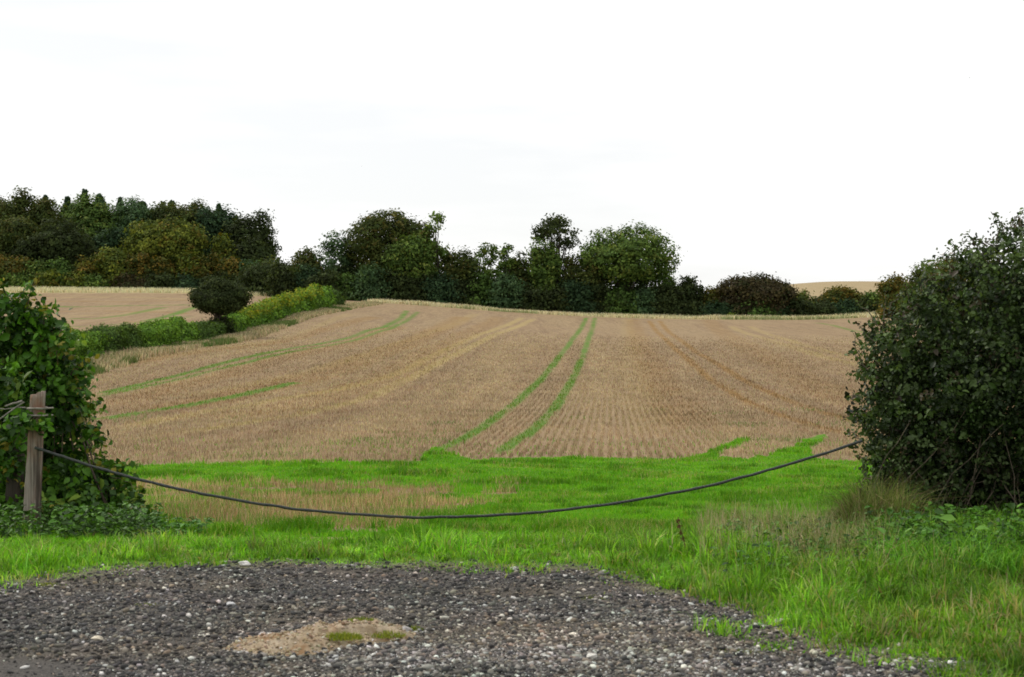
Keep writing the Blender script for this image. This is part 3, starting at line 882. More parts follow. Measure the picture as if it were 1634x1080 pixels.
# ------------------------------------------------------------------ foliage
def leafcloud(r, C, out, size, col, flat=0.5, kind='quad', droop=0.0):
    """one leaf per centre C, facing roughly along out"""
    n = len(C)
    nrm = r.normal(0, 1, (n, 3)); nrm /= np.linalg.norm(nrm, axis=1, keepdims=True)
    nrm = nrm * (1 - flat) + out * flat
    nrm[:, 2] += 0.15
    nrm /= np.linalg.norm(nrm, axis=1, keepdims=True) + 1e-9
    t_ = np.cross(nrm, r.normal(0, 1, (n, 3))); t_[:, 2] -= droop
    t_ -= nrm * (t_ * nrm).sum(1, keepdims=True)
    t_ /= np.linalg.norm(t_, axis=1, keepdims=True) + 1e-9
    b = np.cross(nrm, t_)
    s = size * r.uniform(.55, 1.3, n) * (np.where(r.random(n) < .10, 1.65, 1.0) if kind == 'leaf' else 1.0)
    s = s[:, None]
    if kind == 'quad':
        V = np.stack([C - t_ * s * .5 - b * s * .32, C - t_ * s * .45 + b * s * .36, C + t_ * s * .5 + b * s * .28, C + t_ * s * .42 - b * s * .36], 1)
        Q = (np.arange(n) * 4)[:, None] + [0, 1, 2, 3]
        return V.reshape(-1, 3), [Q], np.repeat(col, 4, 0)
    # shaped leaf: folded along the midrib, pointed tip
    up = nrm * s * .10
    V = np.stack([C - t_ * s * .5, C - t_ * s * .18 + b * s * .34 + up, C + t_ * s * .18 + b * s * .28 + up, C + t_ * s * .55 - up * .8,
                  C + t_ * s * .18 - b * s * .28 + up, C - t_ * s * .18 - b * s * .34 + up], 1)
    base = (np.arange(n) * 6)[:, None]
    Q = np.concatenate([base + [0, 1, 2, 3], base + [0, 3, 4, 5]])
    return V.reshape(-1, 3), [Q], np.repeat(col, 6, 0)

def blob_leaves(r, blobs, dens, per, leaf, sig, pal, shell=(0.70, 1.0), inner=0.25, jit=0.42):
    """clumps of leaves over the shells of overlapping ellipsoids"""
    Cs, Os, Ks = [], [], []
    blobs = np.asarray(blobs, float)
    for bi, (cx, cy, cz, rx, ry, rz) in enumerate(blobs):
        area = 4 * np.pi * ((rx * ry) ** 1.6 / 3 + (rx * rz) ** 1.6 / 3 + (ry * rz) ** 1.6 / 3) ** (1 / 1.6)
        nc = max(6, int(area * dens))
        d = r.normal(0, 1, (nc, 3)); d /= np.linalg.norm(d, axis=1, keepdims=True)
        f = r.uniform(shell[0], shell[1], nc)
        ninner = r.random(nc) < inner
        f = np.where(ninner, r.uniform(.25, .7, nc), f)
        c = np.array([cx, cy, cz]) + d * f[:, None] * np.array([rx, ry, rz])
        # drop clumps that are deep inside another blob
        dm = np.full(nc, 9.0)
        for bj, b2 in enumerate(blobs):
            if bj == bi: continue
            dm = np.minimum(dm, np.linalg.norm((c - b2[:3]) / b2[3:], axis=1))
        ok = (dm > .62) | (r.random(nc) < .2)
        c = c[ok]; d = d[ok]; nc = len(c)
        pk = r.choice(len(pal), nc, p=np.array([p_[3] for p_ in pal]) / sum(p_[3] for p_ in pal))
        pc = np.array([p_[:3] for p_ in pal])[pk] * (1 + r.uniform(-jit, jit, (nc, 1)))
        m_ = np.maximum(1, r.poisson(per, nc))
        idx = np.repeat(np.arange(nc), m_)
        k = len(idx)
        off = r.normal(0, 1, (k, 3)) * sig * np.array([1, 1, .62])
        Cs.append(c[idx] + off); Os.append(d[idx])
        Ks.append(pc[idx] * (1 + r.uniform(-.10, .10, (k, 1))))
    return np.concatenate(Cs), np.concatenate(Os), np.clip(np.concatenate(Ks), 0.002, 1)

LIFT = 1.75
OAK = [(0.040, 0.052, 0.014, 5), (0.055, 0.064, 0.016, 3), (0.070, 0.062, 0.018, 1.5), (0.028, 0.040, 0.012, 3)]
GREENP = [(0.055, 0.090, 0.020, 4), (0.080, 0.118, 0.026, 3), (0.038, 0.064, 0.016, 3), (0.11, 0.13, 0.03, 1)]
BLUEG = [(0.045, 0.078, 0.034, 3), (0.065, 0.10, 0.045, 2), (0.030, 0.055, 0.024, 3)]
YGR = [(0.078, 0.092, 0.016, 4), (0.115, 0.125, 0.02, 2), (0.045, 0.062, 0.014, 4), (0.10, 0.075, 0.014, 1)]
ORB = [(0.085, 0.068, 0.014, 3), (0.115, 0.075, 0.016, 1.5), (0.060, 0.065, 0.014, 3), (0.036, 0.046, 0.012, 3)]
DRK = [(0.024, 0.034, 0.012, 4), (0.036, 0.047, 0.016, 3), (0.020, 0.026, 0.010, 3)]
PUR = [(0.034, 0.027, 0.015, 4), (0.045, 0.036, 0.016, 3), (0.027, 0.032, 0.012, 2)]
CON = [(0.022, 0.042, 0.020, 4), (0.034, 0.058, 0.026, 2), (0.018, 0.032, 0.015, 2)]
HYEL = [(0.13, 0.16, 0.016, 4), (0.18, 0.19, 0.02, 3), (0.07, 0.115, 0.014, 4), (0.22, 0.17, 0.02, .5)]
HGRN = [(0.075, 0.145, 0.020, 4), (0.11, 0.19, 0.026, 3), (0.05, 0.09, 0.018, 3)]
HDRK = [(0.040, 0.072, 0.016, 4), (0.060, 0.098, 0.022, 3), (0.028, 0.042, 0.013, 2)]

def fill_blobs(r, w, dpt, z0, z1, nb, taper=0.0, rb=(.34, .5)):
    """lumpy crown between heights z0 and z1, w wide"""
    zc = (z0 + z1) / 2; rz = (z1 - z0) / 2
    B = [(0, 0, zc, w * .36, dpt * .36, rz * .72)]
    for k in range(nb):
        d = r.normal(0, 1, 3); d /= np.linalg.norm(d)
        if d[2] < -0.2: d[2] *= .6
        q_ = r.uniform(*rb)
        sh = 1 - q_
        t_ = (d[2] * sh + 1) / 2
        wf = 1 - taper * t_
        B.append((d[0] * sh * w / 2 * wf * 1.02, d[1] * sh * dpt / 2 * wf, zc + d[2] * rz * sh, w / 2 * q_ * wf, dpt / 2 * q_ * wf, rz * q_ * 1.0))
    return B

def plant(name, px, wpx, top, d, pal, style, label, cat, group=None, nb=12, seed=None, base=None, leaf=None, dens=None, per=None, dp=.85,
          bare=.12, inner=.22, low=None, trunkname='trunk', toppal=None):
    """a tree or shrub standing at distance d whose crown spans wpx and reaches image height top"""
    r = np.random.default_rng(int(seed if seed is not None else px * 7 + top))
    X = wx(px, d); Z = float(H(X, d)) - .05
    w = wpx / F * d; ht = wz(top, d) - Z
    root = empty(name, (X, d, Z))
    tag(root, label, cat, group)
    leaf = leaf or (0.00145 * d + .02); sig = leaf * 1.2
    dens = 0.36 / (sig * sig) * (dens * 2 if dens else 1.25); per = per or 10
    z0 = ht * bare
    mb = MB()
    if style == 'dome':
        B = fill_blobs(r, w, w * dp, z0, ht, nb)
        if bare < .08: B.append((0, 0, ht * .18, w * .44, w * .36, ht * .2))
    elif style == 'shrub':
        B = fill_blobs(r, w, w * dp, -ht * .12, ht, nb, 0.15) + [(0, 0, ht * .16, w * .48, w * dp * .46, ht * .24)]
    elif style == 'conifer':
        B = []
        nl = 7
        for k in range(nl):
            t_ = k / (nl - 1); rw = w / 2 * (1 - t_) ** .8 + .05 * w
            B.append((r.normal(0, .05) * w, r.normal(0, .05) * w, z0 + (ht - z0) * (.08 + .84 * t_), rw, rw, (ht - z0) / nl * .8))
    elif style == 'airy':
        B = []
        for k in range(nb):
            t_ = r.random(); an = r.uniform(0, 6.28); rad = w / 2 * (.25 + .6 * r.random()) * (1 - .25 * t_)
            q_ = w * r.uniform(.07, .17)
            B.append((math.cos(an) * rad, math.sin(an) * rad * dp, z0 + q_ + (ht - z0 - 2 * q_) * t_, q_ * 1.1, q_, q_ * .85))
        B.append((0, 0, ht - w * .13, w * .15, w * .13, w * .13))
    if low:
        for (lx, lz, lr) in low: B.append((lx * w, r.normal(0, .1) * w, lz * ht, lr * w, lr * w * dp, lr * w * .8))
    if style == 'conifer':
        n_ = int(2600 * (w / 6.0))
        t_ = r.random(n_) ** 1.25; an = r.uniform(0, 6.283, n_)
        wh = (t_ * 9 + .35 * np.sin(an * 3 + 20 * t_)) % 1.0
        pw = r.uniform(.75, 1.0); rad = w / 2 * ((1 - t_) ** pw * (1.05 - .55 * wh) * (.75 + .5 * vnoise(an * 1.1, t_ * 5, int(px)))) * r.uniform(.35, 1, n_) ** .5 + .02 * w
        lx, ly = r.normal(0, .05 * w, 2); C = np.stack([np.cos(an) * rad + lx * t_, np.sin(an) * rad + ly * t_, z0 + (ht - z0) * t_ - .12 * rad], 1) + r.normal(0, .12, (n_, 3))
        O = np.stack([np.cos(an), np.sin(an), np.full(n_, .5)], 1); O /= np.linalg.norm(O, axis=1, keepdims=True)
        K = np.array([p_[:3] for p_ in pal])[r.choice(len(pal), n_, p=np.array([p_[3] for p_ in pal]) / sum(p_[3] for p_ in pal))]
        K = K * (0.7 + .7 * vnoise(an * 2, t_ * 9, int(px) + 50))[:, None]
    else:
        C, O, K = blob_leaves(r, B, dens, per, leaf, sig, pal, inner=inner)
        C[:, 2] *= ht / np.percentile(C[:, 2], 99.6)
        C[:, :2] *= w / 2 / np.percentile(np.abs(C[:, 0]), 98.8)
    C[:, 2] = np.maximum(C[:, 2], 0.05)
    if toppal is not None:  # yellower upper leaves: sunlit tops and new growth put into the leaf colour
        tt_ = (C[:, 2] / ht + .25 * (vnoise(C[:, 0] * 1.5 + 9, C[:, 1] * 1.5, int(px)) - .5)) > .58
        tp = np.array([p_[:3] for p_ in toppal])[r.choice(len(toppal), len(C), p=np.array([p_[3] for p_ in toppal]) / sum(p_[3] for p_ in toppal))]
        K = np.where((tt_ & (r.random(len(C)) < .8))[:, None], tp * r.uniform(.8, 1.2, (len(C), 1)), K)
    K = np.clip(K * LIFT, 0, 1)
    V, Q, cc_ = leafcloud(r, C, O, leaf, K, .62)
    np_mesh('crown' if style != 'shrub' else 'foliage', V, Q, M_FAR, parent=root, col=cc_)
    # trunk with limbs reaching into the lumps of the crown
    tr = max(.05, ht * (.022 if style != 'shrub' else .012)) * (1.2 if style == 'dome' else 1)
    if style == 'shrub':
        for k in range(6):
            b = B[r.integers(1, len(B))] if len(B) > 1 else B[0]
            mb.tube(bend((r.normal(0, .06) * w, r.normal(0, .05) * w, -.1), (b[0], b[1], max(b[2], .2)), 5, ht * .03, r), np.linspace(tr, tr * .3, 5), 5)
    else:
        topz = ht * (.9 if style == 'conifer' else .62)
        sp = bend((0, 0, -.3), (r.normal(0, .03) * w, 0, topz), 9, ht * .012, r)
        mb.tube(sp, np.linspace(tr * 1.35, tr * .35, 9), 8)
        for b in B[1:]:
            k = r.integers(2, 6)
            mb.tube(bend(sp[k], b[:3], 6, ht * .02, r), np.linspace(tr * .5, tr * .1, 6), 5)
            if style in ('airy', 'dome'):
                for _ in range(3):
                    dd = r.normal(0, 1, 3); dd /= np.linalg.norm(dd)
                    mb.tube(bend(b[:3], np.array(b[:3]) + dd * np.array(b[3:]) * .9, 4, ht * .008, r), np.linspace(tr * .14, tr * .05, 4), 4)
    mb.build('stems' if style == 'shrub' else trunkname, M_BARK, parent=root)
    return root

# the belt of trees along the crest
GB = 'trees of the belt along the field crest'
plant('tree', 488, 52, 396, 300, OAK, 'dome', 'dark pointed bushy tree at the left end of the belt above the yellow hedge', 'tree', GB, 9, bare=.05)
plant('tree', 530, 78, 371, 302, BLUEG, 'dome', 'rounded mid green tree between the left end tree and the broad oak', 'tree', GB, 13, inner=.05, dens=.30, bare=.05, per=8)
plant('oak_tree', 622, 150, 338, 303, OAK, 'dome', 'broad dark oak with the widest rounded crown left of centre', 'tree', GB, 26, inner=.06, bare=.10, dens=.36)
plant('tree', 694, 62, 341, 299, GREENP, 'airy', 'tall green tree with ragged open top against the right side of the broad oak', 'tree', GB, 26, bare=.08, inner=.02, dens=.30)
plant('tree', 655, 80, 372, 297, GREENP, 'dome', 'olive green tree rising in front of the broad oak', 'tree', GB, 12, bare=.1, dens=.45)
plant('tree', 606, 46, 424, 296, YGR, 'dome', 'small yellowish tree under the left half of the broad oak', 'tree', GB, 8, bare=.02)
plant('tree', 733, 64, 399, 300, OAK, 'dome', 'low dark tree in the dip right of the broad oak', 'tree', GB, 10, bare=.02)
plant('tree', 774, 52, 388, 301, GREENP, 'airy', 'slim feathery green tree in the dip left of the tall thin tree', 'tree', GB, 24, bare=.05, dens=.4)
plant('tree', 808, 34, 391, 299, GREENP, 'airy', 'slimmest upright tree of the dip between oak and tall thin tree', 'tree', GB, 20, bare=.05, dens=.7)
plant('tree', 832, 52, 404, 301, OAK, 'dome', 'dark blunt topped tree just left of the tall thin tree', 'tree', GB, 10, bare=.02)
plant('tall_tree', 886, 82, 343, 300, DRK, 'airy', 'tall thin dark tree with bare limbs and see-through crown right of centre', 'tree', GB, 30, bare=.30, inner=.0, dens=.20)
plant('tree', 868, 52, 384, 297, GREENP, 'dome', 'bushy green tree in front of the foot of the tall thin tree', 'tree', GB, 10, bare=.02)
plant('tree', 912, 44, 412, 298, OAK, 'dome', 'low olive tree between the tall thin tree and the round green tree', 'tree', GB, 8, bare=.02)
plant('round_tree', 1002, 150, 361, 300, GREENP, 'dome', 'large round headed green tree at the right end of the tall belt', 'tree', GB, 26, bare=.20, inner=.04, dens=.32)
plant('tree', 945, 50, 408, 297, OAK, 'dome', 'dark olive tree tucked under the left side of the round green tree', 'tree', GB, 8, bare=.02)
plant('tree', 1062, 46, 436, 298, GREENP, 'dome', 'low green tree under the right edge of the round green tree', 'tree', GB, 8, bare=.02)
plant('tree', 1097, 58, 442, 300, DRK, 'dome', 'small dark blunt tree just right of the round green tree', 'tree', GB, 9, bare=.02, inner=.5, low=[(0, .86, .16)])
plant('hawthorn_tree', 1134, 48, 457, 302, ORB, 'dome', 'low brownish tree left of the purple-brown dome', 'tree', GB, 8, bare=.02)
plant('dome_tree', 1207, 118, 440, 298, PUR, 'dome', 'wide dark purple-brown dome shaped tree on the right of the crest', 'tree', GB, 20, bare=.02)
plant('tree', 1279, 46, 464, 298, YGR, 'dome', 'small yellowish green tree right of the purple-brown dome', 'tree', GB, 8, bare=.02)
plant('tree', 1343, 78, 458, 300, ORB, 'dome', 'rounded olive and rust tree in front of the far tan hill', 'tree', GB, 12, bare=.02)
plant('tree', 1392, 46, 466, 296, GREENP, 'dome', 'low green tree right of the rust coloured tree', 'tree', GB, 8, bare=.02)

# dark bushes at the foot of the belt
BL = ['dark bush at the left end of the belt just above the yellow hedge', 'dark green bush under the pointed tree at the left end of the belt',
      'dark bush under the left side of the rounded mid green tree', 'near black bush between rounded green tree and broad oak', 'blue-green bush under the left limbs of the broad oak',
      'dark bush beside the small yellowish tree under the broad oak', 'dark bush under the middle of the broad oak', 'deep green bush under the right limbs of the broad oak',
      'dark bush under the ragged tree at the right of the oak', 'near black bush in the dip right of the oak', 'blue-green bush under the slim feathery tree',
      'dark bush under the slimmest upright tree', 'dark bush below the blunt topped tree', 'deep green bush left of the foot of the tall thin tree',
      'dark bush right of the foot of the tall thin tree', 'near black bush under the left edge of the round green tree', 'blue-green bush left of the trunk of the round green tree',
      'dark bush right of the trunk of the round green tree', 'dark bush under the right edge of the round green tree', 'deep green rounded bush below the small dark pointed tree',
      'dark low bush where the belt drops towards the purple-brown dome', 'near black low bush at the left foot of the purple-brown dome', 'blue-green low bush at the middle foot of the purple-brown dome',
      'dark low bush at the right foot of the purple-brown dome', 'dark low bush below the small yellowish green tree on the right', 'deep green low bush left of the rust coloured tree',
      'dark low bush below the rust coloured tree', 'near black low bush at the far right end of the belt']
for i, px in enumerate(np.linspace(448, 1425, len(BL))):
    r_ = np.random.default_rng(i)
    base_y = np.interp(px, [440, 540, 640, 817, 937, 1130, 1300, 1450], [466, 472, 478, 490, 500, 507, 505, 495])
    hpx_ = r_.uniform(34, 54) if px < 1090 else r_.uniform(22, 32)
    pal = [DRK, CON, DRK, HDRK, BLUEG, DRK][i % 6]
    plant('bush', px + r_.uniform(-5, 5), r_.uniform(56, 72), base_y - hpx_, 294.5 + r_.uniform(0, 2), pal, 'shrub', BL[i], 'bush', 'bushes at the foot of the tree belt', 6, seed=900 + i, inner=.5)
for i, px in enumerate(range(440, 1440, 60)):
    base_y = np.interp(px, [440, 540, 640, 817, 937, 1130, 1300, 1450], [466, 472, 478, 490, 500, 507, 505, 495])
    plant('bush', px, 110, base_y - (50 if px < 1090 else 30), 304, DRK, 'shrub', 'dark bush deep inside the tree belt behind the front row of bushes', 'bush', 'bushes inside the tree belt', 5, seed=1900 + i, inner=.6)

# the wood on the left
GW = 'trees of the wood above the upper field'
W = [(-20, 110, 318, 345, OAK, 'dome', 'dark brownish tree at the very left edge of the wood'),
     (34, 95, 309, 342, OAK, 'dome', 'broad brown-green rounded tree second from the left of the wood'),
     (70, 40, 312, 350, CON, 'conifer', 'pointed dark tree behind the two brown rounded trees'),
     (102, 52, 314, 352, CON, 'conifer', 'first dark conifer left of the highest one'),
     (134, 48, 303, 354, CON, 'conifer', 'highest dark conifer of the wood with a narrow tip'),
     (166, 56, 310, 352, CON, 'conifer', 'blunt dark conifer right of the highest one'),
     (192, 34, 315, 350, CON, 'conifer', 'dark conifer with a thin leader third right of the highest'),
     (226, 62, 321, 352, CON, 'conifer', 'low dark conifer in the middle of the wood skyline'),
     (259, 34, 322, 356, CON, 'conifer', 'narrow conifer of the wood left of the wide green crown'),
     (276, 50, 320, 352, CON, 'conifer', 'spiky conifer above the yellowish crown'),
     (312, 68, 323, 348, OAK, 'dome', 'rounded brown-green tree on the right part of the wood skyline'),
     (344, 40, 326, 350, CON, 'conifer', 'sharp conifer right of the rounded brown-green tree'),
     (372, 40, 346, 350, CON, 'conifer', 'short conifer in the notch left of the last tall tree'),
     (403, 78, 342, 342, DRK, 'dome', 'dense dark tree forming the right end of the wood'),
     (60, 90, 321, 338, OAK, 'dome', 'dark olive tree in the second row at the left of the wood'),
     (146, 110, 314, 350, GREENP, 'dome', 'green tree in the second row under the highest conifer'),
     (218, 120, 322, 349, BLUEG, 'dome', 'wide bluish green crown in the second row of the wood'),
     (285, 95, 326, 345, OAK, 'dome', 'olive tree in the second row left of the sharp conifer'),
     (343, 85, 332, 345, CON, 'dome', 'dark green tree in the second row left of the end tree'),
     (97, 118, 354, 328, DRK, 'dome', 'very dark round tree in the front row of the wood at the left'),
     (180, 70, 365, 330, CON, 'dome', 'dark green tree between the very dark tree and the yellow-green one'),
     (268, 118, 354, 326, YGR, 'dome', 'broad yellow-green crown in the middle front of the wood'),
     (356, 34, 374, 325, YGR, 'dome', 'slim bright yellow tree near the right end of the wood'),
     (20, 100, 350, 330, OAK, 'dome', 'brown-green tree at the left end of the front row'),
     (390, 70, 380, 328, DRK, 'dome', 'dark low tree filling the front of the right end of the wood')]
for i, (px, w_, top, d_, pal, st, lb) in enumerate(W):
    plant('conifer_tree' if st == 'conifer' else 'tree', px, w_ * (2.0 if st == 'conifer' else 1.10), top, d_, pal, st, lb, 'tree', GW, 14, seed=300 + i, bare=.05, inner=.3)
S = [(-10, 60, 404, ORB, 'far left rusty shrub in front of the wood'), (26, 56, 410, ORB, 'rusty olive shrub second from the left in front of the wood'),
     (62, 52, 416, GREENP, 'green shrub in front of the very dark round tree'), (100, 60, 414, HDRK, 'greyish shrub before the dark round tree'),
     (140, 52, 412, ORB, 'olive rust shrub left of the tallest orange one'), (180, 60, 396, YGR, 'orange-yellow shrub topping the front row of the wood'),
     (222, 56, 404, ORB, 'rusty shrub right of the orange-yellow one'), (262, 50, 410, ORB, 'orange brown shrub under the broad yellow-green crown'),
     (300, 52, 402, YGR, 'yellow-green shrub under the right of the broad crown'), (330, 46, 405, ORB, 'rust-brown shrub below the slim yellow tree'),
     (366, 52, 412, ORB, 'brownish shrub right of the slim yellow tree'), (402, 50, 416, BLUEG, 'grey-green shrub under the dark end tree'),
     (432, 52, 414, YGR, 'yellowish shrub at the right end of the wood'), (462, 44, 420, OAK, 'dark shrub linking the wood and the tree belt'),
     (30, 46, 436, GREENP, 'low green bush lowest at the far left of the wood'), (78, 50, 432, YGR, 'bright low bush left of the gap in the wood edge'),
     (122, 46, 434, YGR, 'bright low bush near the field under the greyish shrub'), (156, 50, 438, GREENP, 'green low bush at the edge of the upper field'),
     (190, 30, 432, YGR, 'small bright yellow bush at the wood edge'), (212, 60, 438, PUR, 'dark purple low bush at the wood edge'),
     (255, 60, 436, DRK, 'dark low bush in the middle of the wood edge'), (300, 56, 438, CON, 'dark green low bush left of the round hedge tree'),
     (345, 60, 434, DRK, 'dark low bush directly behind the round hedge tree'), (390, 60, 436, DRK, 'dark low bush right of the round hedge tree'),
     (430, 50, 438, CON, 'dark green low bush above the yellow hedge')]
for i, (px, w_, top, pal, lb) in enumerate(S):
    plant('shrub', px, w_ * 1.15, top, 314 + (3 if top < 425 else 0), pal, 'shrub', lb, 'shrub', 'shrubs along the front of the wood', 7, seed=500 + i, inner=.35)
for i, px in enumerate(range(-30, 470, 42)):
    plant('bush', px, 66, 436, 325, DRK, 'shrub', 'dark bush hidden behind the front shrubs of the wood', 'bush', 'bushes inside the wood', 5, seed=2500 + i, inner=.6)

# far side hedge, climbing on the right towards the roadside hedge
for i, (px, w_, top, d_, pal, lb) in enumerate([
        (1432, 66, 440, 262, ORB, 'olive bush at the far end of the right-hand hedge line'),
        (1470, 70, 424, 225, OAK, 'brown-green bush behind the near hedge, second from its far end'),
        (1512, 84, 411, 195, ORB, 'rusty topped bush rising right behind the near hedge'),
        (1570, 100, 405, 170, OAK, 'dark bush mostly hidden behind the near hedge')]):
    plant('bush', px, w_, top, d_, pal, 'shrub', lb, 'bush', 'bushes of the far right-hand hedge', 10, seed=700 + i, inner=.3)

# field hedge running up the slope, one shrub after another
def hpx(d): return CX + F * HX / d
hed = []
spec = [  # distance, width m, height m, palette, label
    (84, 4.2, 1.7, HGRN, 'green hedge shrub nearest the road, behind the left bush'),
    (89, 4.2, 1.7, HGRN, 'second nearest green shrub of the field hedge'),
    (94, 4.5, 1.75, HGRN, 'leafy green shrub where the hedge comes out from behind the left bush'),
    (99.5, 4.4, 1.8, HDRK, 'dark shrub of the field hedge, first after the green ones'),
    (104.5, 4.4, 1.7, HDRK, 'dark low shrub in the middle of the near hedge stretch'),
    (110, 4.6, 1.75, HGRN, 'green shrub just before the brighter green pair'),
    (115.5, 4.6, 1.9, HGRN, 'bright green hedge shrub left of the round tree'),
    (121, 4.8, 2.0, HGRN, 'bright green hedge shrub next to the round tree'),
    (127, 4.8, 1.6, HDRK, 'low dark hedge shrub at the left foot of the round tree'),
    (133, 4.4, 1.5, HDRK, 'low dark hedge shrub right under the round tree'),
    (145, 5.6, 2.4, HGRN, 'green hedge shrub at the right foot of the round tree'),
    (151, 5.4, 2.5, HYEL, 'first yellow-green hedge shrub after the round tree'),
    (158, 6.0, 2.7, HYEL, 'yellow-green hedge shrub second after the round tree'),
    (165, 6.2, 2.8, HYEL, 'yellow-green hedge shrub third after the round tree'),
    (173, 6.6, 2.9, HYEL, 'yellow-green hedge shrub in the middle of the yellow stretch'),
    (182, 7.0, 3.0, HYEL, 'yellow-green hedge shrub past the middle of the yellow stretch'),
    (192, 7.6, 3.3, HYEL, 'tall yellow hedge shrub second from the upper end'),
    (203, 8.0, 3.7, HYEL, 'tallest yellow hedge shrub at the upper end'),
    (214, 8.0, 3.2, HGRN, 'green hedge shrub at the top end by the tree belt'),
    (226, 8.0, 2.6, HDRK, 'dark scrub beyond the top end of the yellow hedge')]
for i, (d_, w_, h_, pal, lb) in enumerate(spec):
    px = hpx(d_)
    X = HX; zg = float(H(X, d_))
    h_ = h_ * (1.14 if d_ < 140 else .95)
    top = CY - (zg + h_ - EYE) * F / d_
    # elongated along the hedge: depth follows the spacing
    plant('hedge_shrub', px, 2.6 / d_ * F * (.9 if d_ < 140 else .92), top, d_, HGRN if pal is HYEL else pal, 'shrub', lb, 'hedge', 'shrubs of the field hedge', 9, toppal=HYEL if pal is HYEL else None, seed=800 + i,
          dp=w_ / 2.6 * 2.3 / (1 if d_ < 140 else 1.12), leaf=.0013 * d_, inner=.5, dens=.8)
plant('round_tree', 350, 86, 446, 138, DRK, 'dome', 'round dark clipped-looking tree standing alone in the field hedge', 'tree', None, 26, bare=.30, leaf=.16, inner=.5, seed=51, dens=1.1,
      low=[(0, .20, .22), (.08, .10, .16), (-.06, .12, .16)])
plant('pale_bush', 1165, 14, 499, 290, HYEL, 'shrub', 'tiny pale bush on the crest margin left of the purple-brown dome', 'bush', None, 4, leaf=.3)

# ------------------------------------------------------------------ near shrubs
def near_bush(name, cells, pal, leaf, dens, per, sig, label, cat, shoots, stems, seed, spal=None, smat=M_TWIG, flat=.45, kind='leaf', core=None, corepal=None, srad=(.007, .018)):
    r = np.random.default_rng(seed)
    base = cells[0]
    X0 = wx(stems[0][0], stems[0][1]); root = empty(name, (X0, stems[0][1], float(H(X0, stems[0][1]))))
    tag(root, label, cat)
    off = np.array(root.location)
    B = []
    for (px, py, d, rp, *st) in cells:
        rw = rp / F * d
        k = st[0] if st else 1.0
        B.append((wx(px, d), d, wz(py, d), rw, rw * k, rw))
    C, O, K = blob_leaves(r, B, dens, per, leaf, sig, pal, shell=(.6, 1.02), inner=.3)
    ok = C[:, 2] > H0(C[:, 0], C[:, 1]) + .03
    C, O, K = C[ok], O[ok], K[ok]
    mb = MB()
    SC, SO, SK = [], [], []
    spal = spal or pal
    for (px, py, d, dx, dz, dy, nl) in shoots:      # leafy shoots that break the outline
        a = np.array([wx(px, d), d, wz(py, d)]); b = a + np.array([dx, dy, dz])
        pts = bend(a, b, 6, .02, r); pts[:, 2] += np.linspace(0, 1, 6) * (1 - np.linspace(0, 1, 6)) * .12
        mb.tube(pts, np.linspace(.006, .0025, 6), 4)
        tt = np.linspace(.1, 1.0, nl)
        pp = np.stack([np.interp(tt, np.linspace(0, 1, 6), pts[:, k]) for k in range(3)], 1)
        SC.append(pp + r.normal(0, leaf * .4, pp.shape)); o_ = r.normal(0, 1, pp.shape); o_[:, 2] += .8
        SO.append(o_ / np.linalg.norm(o_, axis=1, keepdims=True))
        kk = r.choice(len(spal), nl); SK.append(np.array([spal[q_][:3] for q_ in kk]) * r.uniform(.8, 1.25, (nl, 1)))
    C = np.concatenate([C] + SC); O = np.concatenate([O] + SO); K = np.concatenate([K] + SK)
    V, Q, cc_ = leafcloud(r, C, O, leaf, K, flat, kind, droop=.5)
    np_mesh('foliage', V - off, Q, M_LEAF, parent=root, col=cc_)
    # stems from the ground into the leaf masses
    BB = np.array(B)
    for (px, d, n_) in stems:
        gx0 = wx(px, d); g0 = np.array([gx0, d, float(H(gx0, d)) - .05])
        for _ in range(n_):
            b = BB[r.integers(len(BB))]
            tgt = b[:3] + np.clip(r.normal(0, .4, 3), -.7, .7) * b[3:]
            if abs(tgt[0] - gx0) > 1.4: tgt[0] = gx0 + np.sign(tgt[0] - gx0) * .5 * r.random(); tgt[2] = min(tgt[2], g0[2] + 1.1)
            st = g0 + np.array([r.normal(0, .22), r.normal(0, .12), 0])
            tgt[2] = max(tgt[2], g0[2] + .4)
            mb.tube(bend(st, tgt, 8, .045, r), np.linspace(r.uniform(*srad), .0025, 8), 5)
    V = np.concatenate(mb.V) - off
    np_mesh('stems', V, np.concatenate(mb.Q), smat, parent=root, smooth=True)
    if core:  # near-black inner leaves: shade inside the bush put into their colour
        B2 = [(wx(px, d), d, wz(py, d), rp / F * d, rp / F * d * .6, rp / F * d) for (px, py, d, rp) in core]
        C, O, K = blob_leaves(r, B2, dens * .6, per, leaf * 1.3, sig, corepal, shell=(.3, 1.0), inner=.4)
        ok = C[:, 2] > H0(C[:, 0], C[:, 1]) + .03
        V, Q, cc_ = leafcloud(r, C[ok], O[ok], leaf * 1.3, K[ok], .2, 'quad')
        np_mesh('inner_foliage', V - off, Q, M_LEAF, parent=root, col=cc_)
    return root

